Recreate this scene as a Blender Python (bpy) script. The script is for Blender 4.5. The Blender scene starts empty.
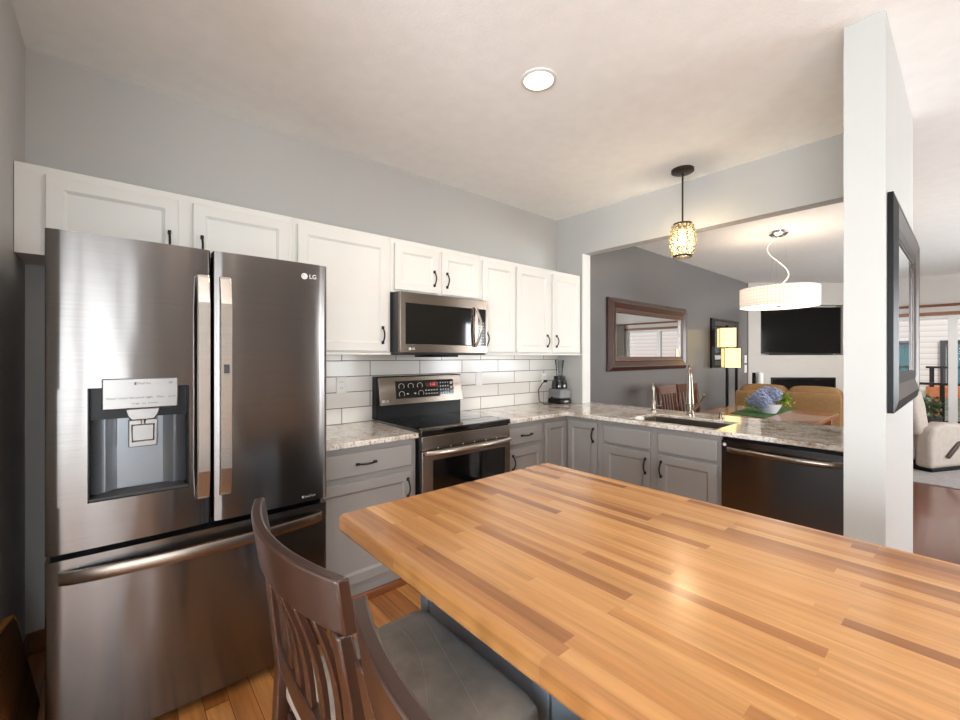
import bpy, bmesh, math, random
from mathutils import Vector, Matrix
PI = math.pi
SC = bpy.context.scene
COL = SC.collection

# ------------------------------------------------------------------ camera, world, lights, exposure
def S(r, g, b):
    f = lambda c: (c/255/12.92) if c <= 10 else ((c/255+.055)/1.055)**2.4
    return (f(r), f(g), f(b), 1)

cam = bpy.data.objects.new('camera', bpy.data.cameras.new('camera')); COL.objects.link(cam)
CAM = Vector((.3188, -2.8478, 1.3827))
cam.location = CAM
cam.rotation_euler = (PI/2, 0, math.radians(49.3014) - PI/2)
cam.data.sensor_width = 36; cam.data.sensor_fit = 'HORIZONTAL'
cam.data.lens = 422.88*36/960; cam.data.shift_y = -3.84/960
cam.data.clip_start = .02
SC.camera = cam

W = bpy.data.worlds.new('world'); SC.world = W; W.use_nodes = True
wn = W.node_tree.nodes; wl = W.node_tree.links
sky = wn.new('ShaderNodeTexSky'); sky.sky_type = 'HOSEK_WILKIE'
sky.sun_direction = Vector((-.6, -.5, .62)).normalized(); sky.turbidity = 3
mixw = wn.new('ShaderNodeMixRGB'); mixw.inputs[0].default_value = .7; mixw.inputs[2].default_value = (.93, .97, 1, 1)
wl.new(sky.outputs[0], mixw.inputs[1]); wl.new(mixw.outputs[0], wn['Background'].inputs[0])
wn['Background'].inputs[1].default_value = 1.15

def light(name, kind, loc, energy, color, direction=None, size=None, size_y=None, soft=.05):
    d = bpy.data.lights.new(name, kind); d.energy = energy; d.color = color
    if kind == 'AREA':
        d.shape = 'RECTANGLE'; d.size = size; d.size_y = size_y
    elif kind in ('POINT', 'SPOT'):
        d.shadow_soft_size = soft
    o = bpy.data.objects.new(name, d); COL.objects.link(o); o.location = loc
    if direction is not None:
        o.rotation_euler = Vector(direction).to_track_quat('-Z', 'Y').to_euler()
    return o

sun = light('sun', 'SUN', (0, 0, 12), 1.6, (1, .95, .88), (.62, .45, -.75)); sun.data.angle = math.radians(1)
light('daylight_patio_door', 'AREA', (-.95, -6.05, 1.3), 95, (.88, .95, 1), (.10, 1, .55), 2.8, 2.5)
light('daylight_left_window', 'AREA', (-3.05, -3.6, 1.4), 225, (.87, .945, 1), (1, .1, .55), 2.6, 1.7)
light('added_rear_daylight', 'AREA', (4.3, -6.05, 1.5), 60, (.95, .98, 1), (-.25, 1, .30), 1.7, 1.5)  # added light at an unseen opening, brightens the back cabinets
light('added_living_daylight', 'AREA', (7.6, -6.1, 1.4), 180, (.93, .97, 1), (0, 1, .5), 3.2, 1.9)  # added light at an unseen opening, brightens sofa and dining wall

SC.view_settings.view_transform = 'Standard'; SC.view_settings.look = 'None'
SC.view_settings.exposure = 0.82; SC.view_settings.gamma = 1; SC.view_settings.use_curve_mapping = False
SC.cycles.use_denoising = True; SC.cycles.max_bounces = 10; SC.cycles.diffuse_bounces = 5
SC.cycles.sample_clamp_indirect = 6; SC.cycles.caustics_reflective = False; SC.cycles.caustics_refractive = False

# ------------------------------------------------------------------ materials
MATS = {}
def nodes_of(name):
    m = bpy.data.materials.new(name); m.use_nodes = True
    nt = m.node_tree
    return m, nt, nt.nodes['Principled BSDF']

def N(nt, t, **kw):
    n = nt.nodes.new(t)
    for k, v in kw.items(): setattr(n, k, v)
    return n

def coords(nt, scale=(1, 1, 1), loc=(0, 0, 0)):
    tc = N(nt, 'ShaderNodeTexCoord'); mp = N(nt, 'ShaderNodeMapping')
    mp.inputs['Scale'].default_value = scale; mp.inputs['Location'].default_value = loc
    nt.links.new(tc.outputs['Object'], mp.inputs[0])
    return mp.outputs[0]

def ramp(nt, fac, stops):
    r = N(nt, 'ShaderNodeValToRGB'); e = r.color_ramp.elements
    while len(e) < len(stops): e.new(.5)
    for i, (p, c) in enumerate(stops): e[i].position = p; e[i].color = c
    nt.links.new(fac, r.inputs[0]); return r.outputs[0]

def noise(nt, vec, scale, detail=4, rough=.5):
    n = N(nt, 'ShaderNodeTexNoise'); n.inputs['Scale'].default_value = scale
    n.inputs['Detail'].default_value = detail; n.inputs['Roughness'].default_value = rough
    nt.links.new(vec, n.inputs['Vector']); return n.outputs['Fac']

def bump(nt, p, fac, strength, dist=.002):
    b = N(nt, 'ShaderNodeBump'); b.inputs['Strength'].default_value = strength; b.inputs['Distance'].default_value = dist
    nt.links.new(fac, b.inputs['Height']); nt.links.new(b.outputs[0], p.inputs['Normal'])

def mul(nt, a, b, f=1, mode='MULTIPLY'):
    m = N(nt, 'ShaderNodeMixRGB', blend_type=mode); m.inputs[0].default_value = f
    nt.links.new(a, m.inputs[1]); nt.links.new(b, m.inputs[2]); return m.outputs[0]

def paint(name, c, rough=.5, var=.04, nscale=6, bmp=0, bscale=120, metal=0, coat=0, spec=.5):
    m, nt, p = nodes_of(name)
    v = coords(nt)
    f = noise(nt, v, nscale, 3)
    lo = tuple(x*(1-var) for x in c[:3])+(1,); hi = tuple(min(1, x*(1+var)) for x in c[:3])+(1,)
    nt.links.new(ramp(nt, f, [(.3, lo), (.7, hi)]), p.inputs['Base Color'])
    p.inputs['Roughness'].default_value = rough; p.inputs['Metallic'].default_value = metal
    p.inputs['Coat Weight'].default_value = coat; p.inputs['Coat Roughness'].default_value = .08
    p.inputs['Specular IOR Level'].default_value = spec
    if bmp: bump(nt, p, noise(nt, v, bscale, 3), bmp)
    return m

def brushed(name, c, rough=.25, aniso=.7, streak=(3, 3, 400), rot=.25, wavy=0):
    m, nt, p = nodes_of(name)
    f = noise(nt, coords(nt, streak), 1, 3)
    lo = tuple(x*.94 for x in c[:3])+(1,); hi = tuple(min(1, x*1.05) for x in c[:3])+(1,)
    nt.links.new(ramp(nt, f, [(.3, lo), (.7, hi)]), p.inputs['Base Color'])
    p.inputs['Metallic'].default_value = 1; p.inputs['Roughness'].default_value = rough
    p.inputs['Anisotropic'].default_value = aniso; p.inputs['Anisotropic Rotation'].default_value = rot
    t = N(nt, 'ShaderNodeTangent', direction_type='RADIAL', axis='Z')
    nt.links.new(t.outputs[0], p.inputs['Tangent'])
    if wavy: bump(nt, p, noise(nt, coords(nt, (7, 7, 1.6)), 1, 1, .4), wavy, .02)
    return m

def boards(name, stops, width, length, along='y', rough=.3, coat=.3, gap=.0012, gapc=S(60, 35, 18), grain=.35, gs=1.0, coat_r=.1):
    """planks or glued strips; stops colour each strip by its own random number"""
    m, nt, p = nodes_of(name)
    tc = N(nt, 'ShaderNodeTexCoord'); sx = N(nt, 'ShaderNodeSeparateXYZ'); cx = N(nt, 'ShaderNodeCombineXYZ')
    nt.links.new(tc.outputs['Object'], sx.inputs[0])
    order = {'y': (1, 0, 2), 'x': (0, 1, 2), 'z': (2, 0, 1)}[along]
    for i, k in enumerate(order): nt.links.new(sx.outputs[k], cx.inputs[i])
    b = N(nt, 'ShaderNodeTexBrick', offset=.37, offset_frequency=2, squash=1.35, squash_frequency=3)
    b.inputs['Color1'].default_value = (0, 0, 0, 1); b.inputs['Color2'].default_value = (1, 1, 1, 1)
    b.inputs['Mortar'].default_value = (.5, .5, .5, 1)
    b.inputs['Scale'].default_value = 1; b.inputs['Mortar Size'].default_value = gap
    b.inputs['Brick Width'].default_value = length; b.inputs['Row Height'].default_value = width
    b.inputs['Mortar Smooth'].default_value = .3
    nt.links.new(cx.outputs[0], b.inputs['Vector'])
    col = ramp(nt, b.outputs['Color'], stops)
    mp = N(nt, 'ShaderNodeMapping'); mp.inputs['Scale'].default_value = (2.5*gs, 45*gs, 45*gs)
    nt.links.new(cx.outputs[0], mp.inputs[0])
    add = N(nt, 'ShaderNodeVectorMath', operation='ADD')
    sc = N(nt, 'ShaderNodeVectorMath', operation='SCALE'); sc.inputs['Scale'].default_value = 37
    nt.links.new(b.outputs['Color'], sc.inputs[0]); nt.links.new(mp.outputs[0], add.inputs[0]); nt.links.new(sc.outputs[0], add.inputs[1])
    g = noise(nt, add.outputs[0], 1, 5, .6)
    gc = ramp(nt, g, [(.30, (1-grain, 1-grain*1.1, 1-grain*1.2, 1)), (.62, (1.04, 1.04, 1.04, 1))])
    col = mul(nt, col, gc)
    mx = N(nt, 'ShaderNodeMixRGB'); nt.links.new(b.outputs['Fac'], mx.inputs[0]); nt.links.new(col, mx.inputs[1]); mx.inputs[2].default_value = gapc
    nt.links.new(mx.outputs[0], p.inputs['Base Color'])
    p.inputs['Roughness'].default_value = rough; p.inputs['Coat Weight'].default_value = coat; p.inputs['Coat Roughness'].default_value = coat_r
    return m

def granite(name):
    m, nt, p = nodes_of(name)
    v = coords(nt, (1, .55, 1)); v1 = coords(nt)
    a = ramp(nt, noise(nt, v, 9, 6, .7), [(.30, S(150, 128, 108)), (.43, S(206, 194, 180)), (.58, S(236, 231, 224)), (.78, S(196, 184, 172))])
    f = ramp(nt, noise(nt, v1, 75, 3, .6), [(.35, (.18, .14, .12, 1)), (.44, (1, 1, 1, 1))])
    f2 = ramp(nt, noise(nt, v1, 28, 5, .7), [(.33, (.42, .34, .28, 1)), (.46, (1, 1, 1, 1))])
    nt.links.new(mul(nt, mul(nt, a, f, .75), f2, .7), p.inputs['Base Color'])
    p.inputs['Roughness'].default_value = .12; p.inputs['Coat Weight'].default_value = .4
    return m

def glass(name, tint=(1, 1, 1, 1), refl=.12, rough=.02):
    m = bpy.data.materials.new(name); m.use_nodes = True; nt = m.node_tree
    nt.nodes.remove(nt.nodes['Principled BSDF'])
    t = N(nt, 'ShaderNodeBsdfTransparent'); t.inputs[0].default_value = tint
    g = N(nt, 'ShaderNodeBsdfGlossy'); g.inputs['Roughness'].default_value = rough
    lw = N(nt, 'ShaderNodeLayerWeight'); lw.inputs[0].default_value = refl
    x = N(nt, 'ShaderNodeMixShader')
    nt.links.new(lw.outputs['Fresnel'], x.inputs[0]); nt.links.new(t.outputs[0], x.inputs[1]); nt.links.new(g.outputs[0], x.inputs[2])
    nt.links.new(x.outputs[0], nt.nodes['Material Output'].inputs[0])
    return m

def glow(name, c, strength, grid=None):
    m, nt, p = nodes_of(name)
    p.inputs['Base Color'].default_value = c; p.inputs['Roughness'].default_value = .7
    p.inputs['Emission Strength'].default_value = strength
    if grid:
        tc = N(nt, 'ShaderNodeTexCoord'); mp = N(nt, 'ShaderNodeMapping')
        nt.links.new(tc.outputs['UV'], mp.inputs[0]); mp.inputs['Scale'].default_value = (1, 1, 1)
        b = N(nt, 'ShaderNodeTexBrick', offset=0); b.inputs['Scale'].default_value = 1
        b.inputs['Brick Width'].default_value = grid; b.inputs['Row Height'].default_value = grid
        b.inputs['Mortar Size'].default_value = grid*.16; b.inputs['Mortar Smooth'].default_value = .6
        b.inputs['Color1'].default_value = b.inputs['Color2'].default_value = c
        b.inputs['Mortar'].default_value = (c[0]*.74, c[1]*.68, c[2]*.6, 1)
        nt.links.new(mp.outputs[0], b.inputs['Vector'])
        nt.links.new(b.outputs['Color'], p.inputs['Emission Color']); nt.links.new(b.outputs['Color'], p.inputs['Base Color'])
    else:
        f = noise(nt, coords(nt), 9, 2)
        nt.links.new(ramp(nt, f, [(.3, tuple(x*.93 for x in c[:3])+(1,)), (.7, c)]), p.inputs['Emission Color'])
    return m

def tile_mat():
    m, nt, p = nodes_of('white_tile')
    tc = N(nt, 'ShaderNodeTexCoord'); sx = N(nt, 'ShaderNodeSeparateXYZ'); cx = N(nt, 'ShaderNodeCombineXYZ')
    nt.links.new(tc.outputs['Object'], sx.inputs[0])
    sb = []
    for k, off in ((0, 1.711), (2, .914)):
        a = N(nt, 'ShaderNodeMath', operation='SUBTRACT'); a.inputs[1].default_value = off
        nt.links.new(sx.outputs[k], a.inputs[0]); nt.links.new(a.outputs[0], cx.inputs[len(sb)]); sb.append(a)
    b = N(nt, 'ShaderNodeTexBrick', offset=.5, offset_frequency=2)
    b.inputs['Color1'].default_value = S(232, 228, 222); b.inputs['Color2'].default_value = S(222, 217, 210)
    b.inputs['Mortar'].default_value = S(104, 98, 92); b.inputs['Scale'].default_value = 1
    b.inputs['Mortar Size'].default_value = .003; b.inputs['Mortar Smooth'].default_value = .2
    b.inputs['Brick Width'].default_value = .4225; b.inputs['Row Height'].default_value = .109
    nt.links.new(cx.outputs[0], b.inputs['Vector']); nt.links.new(b.outputs['Color'], p.inputs['Base Color'])
    rr = ramp(nt, b.outputs['Fac'], [(0, (.16, .16, .16, 1)), (1, (.8, .8, .8, 1))]); nt.links.new(rr, p.inputs['Roughness'])
    inv = N(nt, 'ShaderNodeMath', operation='SUBTRACT'); inv.inputs[0].default_value = 1; nt.links.new(b.outputs['Fac'], inv.inputs[1])
    bump(nt, p, inv.outputs[0], .5, .003)
    return m

def siding_mat():
    m, nt, p = nodes_of('white_siding')
    tc = N(nt, 'ShaderNodeTexCoord'); sx = N(nt, 'ShaderNodeSeparateXYZ'); nt.links.new(tc.outputs['Object'], sx.inputs[0])
    a = N(nt, 'ShaderNodeMath', operation='DIVIDE'); a.inputs[1].default_value = .15; nt.links.new(sx.outputs[2], a.inputs[0])
    f = N(nt, 'ShaderNodeMath', operation='FRACT'); nt.links.new(a.outputs[0], f.inputs[0])
    nt.links.new(ramp(nt, f.outputs[0], [(0, S(150, 144, 144)), (.12, S(206, 200, 198)), (1, S(222, 216, 213))]), p.inputs['Base Color'])
    p.inputs['Roughness'].default_value = .6
    bump(nt, p, f.outputs[0], .6, .02)
    return m

M = dict(
    wall=paint('grey_wall_paint', S(186, 185, 182), .55, .015, 2, .06, 220),
    accent=paint('charcoal_wall_paint', S(112, 109, 108), .24, .02, 2, .06, 220),
    livwall=paint('warm_white_wall_paint', S(205, 198, 190), .6, .015, 2, .05, 220),
    ceil=paint('textured_ceiling_paint', S(248, 247, 246), .85, .02, 12, .55, 95),
    trimw=paint('white_trim_paint', S(226, 224, 220), .4, .01),
    white=paint('white_cabinet_paint', S(228, 226, 221), .35, .015, 4),
    grey=paint('grey_cabinet_paint', S(147, 143, 140), .4, .02, 4),
    island=paint('island_grey_bluelit_paint', S(132, 148, 160), .4, .02, 4),  # cabinet grey with bluish window light put into the colour
    shadowgap=paint('dark_toe_kick', S(70, 68, 66), .7, .05),
    floor=boards('oak_floor', [(0, S(150, 92, 45)), (.3, S(186, 122, 66)), (.65, S(205, 143, 82)), (1, S(168, 102, 50))], .083, .9, 'y', .28, .35, .0016, S(70, 40, 20), .42, .8),
    floorl=boards('reddish_living_floor', [(0, S(92, 42, 22)), (.5, S(116, 56, 30)), (1, S(102, 48, 25))], .083, 1.1, 'y', .2, .4, .0014, S(60, 28, 14), .35, .8),
    block=boards('butcher_block', [(0, S(132, 82, 42)), (.10, S(168, 114, 64)), (.3, S(188, 135, 79)), (.6, S(199, 147, 90)), (.86, S(184, 129, 74)), (1, S(152, 98, 54))], .031, .45, 'y', .26, .25, 0, S(140, 84, 42), .28, 1.2, .17),
    brownwood=boards('stained_wood_trim', [(0, S(118, 66, 32)), (1, S(150, 92, 48))], 5, 5, 'x', .35, .2, 0, S(50, 30, 15), .3, .8),
    chair=boards('dark_cherry_wood', [(0, S(48, 26, 16)), (1, S(58, 32, 20))], 5, 5, 'z', .3, .25, 0, S(40, 20, 12), .3, .7),
    table=boards('dining_table_wood', [(0, S(140, 84, 38)), (.5, S(164, 100, 46)), (1, S(150, 90, 42))], .12, 2, 'y', .2, .3, .0005, S(90, 50, 25), .3, .6, .03),
    chairb=boards('brown_chair_wood', [(0, S(92, 52, 32)), (1, S(108, 62, 38))], 5, 5, 'z', .2, .5, 0, S(40, 20, 12), .3, .7),
    rustic=boards('rustic_board_wood', [(0, S(112, 70, 34)), (.5, S(140, 92, 46)), (1, S(90, 54, 26))], .14, 2, 'y', .5, .1, .001, S(50, 30, 15), .6, .35),
    rustedge=boards('raw_board_edge', [(0, S(226, 160, 80)), (1, S(232, 168, 90))], 5, 5, 'y', .5, .1, 0, S(50, 30, 15), .3, .5),
    granite=granite('speckled_granite'),
    tile=tile_mat(), siding=siding_mat(),
    steel=brushed('black_stainless', S(120, 116, 114), .19, .88, wavy=.16),
    steelh=brushed('bright_stainless', S(206, 200, 194), .24, .4),
    warmsteel=brushed('bronze_stainless', S(140, 128, 118), .27, .5),
    nickel=paint('brushed_nickel', S(158, 146, 132), .25, .03, 8, metal=1),
    sinksteel=paint('sink_steel', S(150, 140, 130), .32, .05, 8, metal=1),
    chrome=paint('chrome', S(225, 225, 228), .07, .02, 8, metal=1),
    panelst=paint('satin_panel', S(150, 147, 145), .3, .02, 8, metal=.85),
    black=paint('black_plastic', S(14, 14, 15), .32, .1, spec=.25),
    blackm=paint('black_iron', S(30, 27, 25), .4, .1, metal=.4),
    darkgrey=paint('dark_grey_plastic', S(62, 62, 64), .4, .05),
    recess=paint('dispenser_grey', S(128, 132, 138), .3, .03, metal=.7),
    blackglass=paint('black_glass', S(10, 10, 11), .04, .1, coat=.5),
    cooktop=paint('black_glass_cooktop', S(12, 12, 13), .03, .1, coat=.8),
    bronze=paint('oil_rubbed_bronze', S(60, 50, 42), .4, .08, metal=.7),
    mirror=paint('mirror_silver', S(232, 234, 236), .01, .002, metal=1),
    mahog=paint('mahogany_frame', S(66, 36, 26), .3, .15, 30, coat=.25),
    mahogp=paint('mahogany_worn', S(98, 66, 52), .3, .2, 30, coat=.4),
    blackframe=paint('black_lacquer_frame', S(11, 10, 10), .35, .1, spec=.15),
    silverframe=paint('pewter_frame', S(126, 120, 116), .3, .08, metal=.8),
    goldframe=paint('antique_gold_frame', S(58, 36, 20), .35, .3, 60, metal=.3),
    leather=None,
    shade_drum=glow('drum_shade_fabric', S(255, 238, 218), .40, .036),
    diffuser=glow('lamp_diffuser', S(255, 240, 218), 2.0),
    lampshade=glow('lamp_shade_paper', S(250, 220, 150), .72),
    bulb=glow('bulb_glow', S(255, 214, 140), 9),
    downlight=glow('downlight_lens', S(255, 246, 226), 6),
    reddisp=glow('red_digits', S(230, 60, 40), 1.1),
    crystal=None, windowglass=glass('window_glass'), clearglass=glass('clear_jar', (.95, .96, .97, 1), .25, .05),
    outlet=paint('white_plate', S(245, 244, 240), .35, .01),
    ink=paint('printed_marks', S(196, 196, 196), .5, .02), inkd=paint('dark_print', S(70, 70, 72), .5, .02),
    sofa=paint('brown_sofa_fabric', S(156, 120, 78), .9, .08, 30, .3, 200),
    recl=paint('beige_recliner_fabric', S(166, 154, 144), .9, .06, 20, .3, 150),
    rug=paint('grey_rug_pile', S(158, 152, 150), .95, .15, 40, .5, 200),
    green=paint('green_runner_fabric', S(52, 92, 38), .9, .15, 60, .2, 300),
    leaf=paint('leaf_green', S(150, 172, 62), .6, .35, 30),
    hyd=paint('hydrangea_blue', S(138, 147, 174), .7, .28, 40),
    pot=paint('white_ceramic', S(214, 218, 224), .3, .02),
    curtain=paint('grey_curtain', S(170, 164, 156), .9, .05, 10),
    tealc=paint('teal_curtain', S(74, 122, 130), .8, .2, 8),
    deck=paint('deck_boards', S(150, 140, 130), .8, .1, 8), brick=paint('orange_deck_wood', S(176, 104, 66), .8, .15, 10),
    grass=paint('lawn', S(110, 130, 80), .95, .3, 4),
    sponge=paint('white_sponge', S(236, 236, 232), .8, .04, 60),
)

def leather_mat():
    m, nt, p = nodes_of('grey_brown_leather')
    v = coords(nt)
    c = ramp(nt, noise(nt, v, 5, 4, .6), [(.3, S(112, 100, 89)), (.5, S(138, 128, 118)), (.7, S(168, 152, 138))])
    nt.links.new(c, p.inputs['Base Color']); p.inputs['Roughness'].default_value = .36
    bump(nt, p, noise(nt, v, 14, 6, .65), .35, .006)
    return m
M['leather'] = leather_mat()
def crystal_mat():
    m, nt, p = nodes_of('cut_crystal')
    p.inputs['Base Color'].default_value = S(255, 240, 205); p.inputs['Roughness'].default_value = .05
    p.inputs['Transmission Weight'].default_value = .85; p.inputs['IOR'].default_value = 1.5
    return m
M['crystal'] = crystal_mat()

# ------------------------------------------------------------------ mesh helpers
class MB:
    def __init__(s, mat=None):
        s.bm = bmesh.new(); s.M = mat or Matrix.Identity(4); s.uv = None
    def v(s, p): return s.bm.verts.new(s.M @ Vector(p))
    def face(s, vs):
        try: return s.bm.faces.new(vs)
        except ValueError: return None
    def box(s, x0, y0, z0, x1, y1, z1):
        x0, x1 = sorted((x0, x1)); y0, y1 = sorted((y0, y1)); z0, z1 = sorted((z0, z1))
        a = [s.v(p) for p in ((x0, y0, z0), (x1, y0, z0), (x1, y1, z0), (x0, y1, z0), (x0, y0, z1), (x1, y0, z1), (x1, y1, z1), (x0, y1, z1))]
        for f in ((3, 2, 1, 0), (4, 5, 6, 7), (0, 1, 5, 4), (1, 2, 6, 5), (2, 3, 7, 6), (3, 0, 4, 7)): s.face([a[i] for i in f])
        return s
    def hexa(s, bot, top):
        """eight corners: four below, four above, same order"""
        n = len(bot); a = [s.v(p) for p in bot]; b = [s.v(p) for p in top]
        s.face(a[::-1]); s.face(b)
        for i in range(n): s.face([a[i], a[(i+1) % n], b[(i+1) % n], b[i]])
        return s
    def prism(s, pts, d0, d1, axis='z'):
        k = {'z': lambda u, v, d: (u, v, d), 'y': lambda u, v, d: (u, d, v), 'x': lambda u, v, d: (d, u, v)}[axis]
        return s.hexa([k(u, v, d0) for u, v in pts], [k(u, v, d1) for u, v in pts])
    def cells(s, us, vs, keep, d0, d1, axis='z'):
        """slab of grid cells (holes where keep is false), closed, without inner walls"""
        k = {'z': lambda u, v, d: (u, v, d), 'y': lambda u, v, d: (u, d, v), 'x': lambda u, v, d: (d, u, v)}[axis]
        P = {}
        def g(i, j, d):
            if (i, j, d) not in P: P[(i, j, d)] = s.v(k(us[i], vs[j], d))
            return P[(i, j, d)]
        K = lambda i, j: 0 <= i < len(us)-1 and 0 <= j < len(vs)-1 and keep(i, j)
        for i in range(len(us)-1):
            for j in range(len(vs)-1):
                if not K(i, j): continue
                for d in (d0, d1): s.face([g(i, j, d), g(i+1, j, d), g(i+1, j+1, d), g(i, j+1, d)])
                for (a, b, ni, nj) in (((i, j), (i+1, j), i, j-1), ((i+1, j), (i+1, j+1), i+1, j), ((i+1, j+1), (i, j+1), i, j+1), ((i, j+1), (i, j), i-1, j)):
                    if not K(ni, nj): s.face([g(*a, d0), g(*b, d0), g(*b, d1), g(*a, d1)])
        return s
    def tube(s, pts, r, seg=10, flat=None, closed=False):
        pts = [Vector(p) for p in pts]; rings = []
        n = len(pts); up = Vector((0, 0, 1)); last = None
        for i, p in enumerate(pts):
            t = (pts[(i+1) % n]-pts[i-1]) if closed else (pts[min(i+1, n-1)]-pts[max(i-1, 0)])
            t.normalize()
            if last is None:
                a = up.cross(t)
                if a.length < .1: a = Vector((1, 0, 0)).cross(t)
            else: a = last - t*last.dot(t)
            a.normalize(); last = a; b = t.cross(a)
            rr = r[i] if isinstance(r, (list, tuple)) else r
            ra, rb = (rr, rr) if flat is None else (flat[0], flat[1])
            rings.append([s.v(p + a*ra*math.cos(2*PI*k/seg) + b*rb*math.sin(2*PI*k/seg)) for k in range(seg)])
        m = n if closed else n-1
        for i in range(m):
            A, B = rings[i], rings[(i+1) % n]
            for k in range(seg): s.face([A[k], A[(k+1) % seg], B[(k+1) % seg], B[k]])
        if not closed: s.face(rings[0][::-1]); s.face(rings[-1])
        return s
    def lathe(s, prof, c=(0, 0, 0), seg=32, ax='z', cap=True):
        k = {'z': lambda a, b, h: (c[0]+a, c[1]+b, c[2]+h), 'y': lambda a, b, h: (c[0]+a, c[1]+h, c[2]+b), 'x': lambda a, b, h: (c[0]+h, c[1]+a, c[2]+b)}[ax]
        rings = [[s.v(k(r*math.cos(2*PI*i/seg), r*math.sin(2*PI*i/seg), h)) for i in range(seg)] for r, h in prof]
        for A, B in zip(rings, rings[1:]):
            for i in range(seg): s.face([A[i], A[(i+1) % seg], B[(i+1) % seg], B[i]])
        if cap:
            s.face(rings[0][::-1]); s.face(rings[-1])
        return s
    def ball(s, c, r, sub=2, sc=(1, 1, 1)):
        bmesh.ops.create_icosphere(s.bm, subdivisions=sub, radius=1, matrix=s.M @ Matrix.Translation(c) @ Matrix.Diagonal((r*sc[0], r*sc[1], r*sc[2], 1)))
        return s
    def cushion(s, x0, y0, z0, x1, y1, z1, r=.05, crown=.02, n=8):
        """soft box: rounded rim, domed top"""
        q = MB(s.M)
        bmesh.ops.create_cube(q.bm, size=2)
        bmesh.ops.subdivide_edges(q.bm, edges=q.bm.edges[:], cuts=n, use_grid_fill=True)
        cx, cy, cz = (x0+x1)/2, (y0+y1)/2, (z0+z1)/2; hx, hy, hz = (x1-x0)/2, (y1-y0)/2, (z1-z0)/2
        for v in q.bm.verts:
            p = [v.co.x*hx, v.co.y*hy, v.co.z*hz]; h = (hx, hy, hz)
            rr = min(r, hx, hy, hz)
            core = [max(-(h[i]-rr), min(h[i]-rr, p[i])) for i in range(3)]
            d = Vector([p[i]-core[i] for i in range(3)])
            if d.length > 1e-6: d = d.normalized()*rr
            o = Vector(core)+d
            w = max(0, 1-(v.co.x)**2)*max(0, 1-(v.co.y)**2)
            o.z += crown*w*(1 if v.co.z > 0 else -.3)
            v.co = s.M @ (o+Vector((cx, cy, cz)))
        me = bpy.data.meshes.new('t'); q.bm.to_mesh(me); s.bm.from_mesh(me); bpy.data.meshes.remove(me); q.bm.free()
        return s
    def text(s, body, size, mat, extrude=.0006):
        cu = bpy.data.curves.new('t', 'FONT'); cu.body = body; cu.size = size; cu.align_x = 'CENTER'; cu.align_y = 'CENTER'; cu.extrude = extrude
        cu.resolution_u = 2
        o = bpy.data.objects.new('t', cu); COL.objects.link(o)
        me = bpy.data.meshes.new_from_object(o.evaluated_get(bpy.context.evaluated_depsgraph_get()))
        me.transform(s.M @ mat); s.bm.from_mesh(me); bpy.data.meshes.remove(me)
        bpy.data.objects.remove(o); bpy.data.curves.remove(cu)
        return s
    def build(s, name, mat, parent=None, bevel=0, smooth=False, seg=2, angle=35):
        bmesh.ops.recalc_face_normals(s.bm, faces=s.bm.faces[:])
        off = Vector()
        q = parent
        while q is not None: off += q.location; q = q.parent
        if parent is not None and off.length: bmesh.ops.translate(s.bm, verts=s.bm.verts[:], vec=-off)
        me = bpy.data.meshes.new(name); s.bm.to_mesh(me); s.bm.free(); me.materials.append(mat)
        if smooth or bevel:
            me.polygons.foreach_set('use_smooth', [True]*len(me.polygons))
            me.set_sharp_from_angle(angle=math.radians(angle))
        o = bpy.data.objects.new(name, me); COL.objects.link(o); o.parent = parent
        if bevel:
            b = o.modifiers.new('b', 'BEVEL'); b.width = bevel; b.segments = seg; b.limit_method = 'ANGLE'; b.angle_limit = math.radians(40)
            b.harden_normals = False
        return o

def tag(o, label=None, cat=None, group=None, kind=None):
    for k, v in (('label', label), ('category', cat), ('group', group), ('kind', kind)):
        if v: o[k] = v
    return o
def thing(name, label, cat, loc, group=None):
    o = bpy.data.objects.new(name, None); COL.objects.link(o); o.location = loc; o.empty_display_size = .05
    return tag(o, label, cat, group)
def struct(o): o['kind'] = 'structure'; return o
def box(*a, M=None): return MB(M).box(*a)
def copy_thing(src, loc, label, group=None, rz=0):
    r = src.copy(); COL.objects.link(r); r.location = loc; r.rotation_euler.z = rz; r['label'] = label
    if group: r['group'] = group
    for ch in list(src.children):
        c = ch.copy(); COL.objects.link(c); c.parent = r
        for g in list(ch.children):
            d = g.copy(); COL.objects.link(d); d.parent = c
    return r

# frames: local (u along the face, w out of the face, z) -> world
FB = lambda y: Matrix(((1, 0, 0, 0), (0, -1, 0, y), (0, 0, 1, 0), (0, 0, 0, 1)))          # faces -Y (back wall run)
FP = lambda x: Matrix(((0, -1, 0, x), (-1, 0, 0, 0), (0, 0, 1, 0), (0, 0, 0, 1)))         # faces -X, u = -Y (peninsula run)

H = 2.808
XR, XR2 = 3.8404, 3.957
XF = 11.30          # far living room wall
# ------------------------------------------------------------------ room shell
struct(box(-2.72, -5.72, -.08, 3.9, .12, 0).build('floor_kitchen', M['floor']))
struct(box(3.9, -5.72, -.08, XF+.13, .12, 0).build('floor_living', M['floorl']))
struct(box(-2.72, -5.72, H, XF+.13, .12, H+.1).build('ceiling', M['ceil']))
struct(box(-.12, 0, 0, XR2, .12, H).build('wall_back', M['wall']))
struct(box(XR2, 0, 0, XF+.13, .12, H).build('wall_dining', M['accent']))
struct(box(-.12, -1.72, 0, 0, 0, H).build('wall_left', M['wall']))
struct(box(-2.72, -1.72, 0, -.12, -1.60, H).build('wall_nook', M['wall']))
LW = (-4.9, -2.3, .6, 2.2)
struct(MB().cells([-5.72, LW[0], LW[1], -1.72], [0, LW[2], LW[3], H], lambda i, j: not (i == 1 and j == 1), -2.72, -2.60, 'x').build('wall_side', M['wall']))
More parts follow.
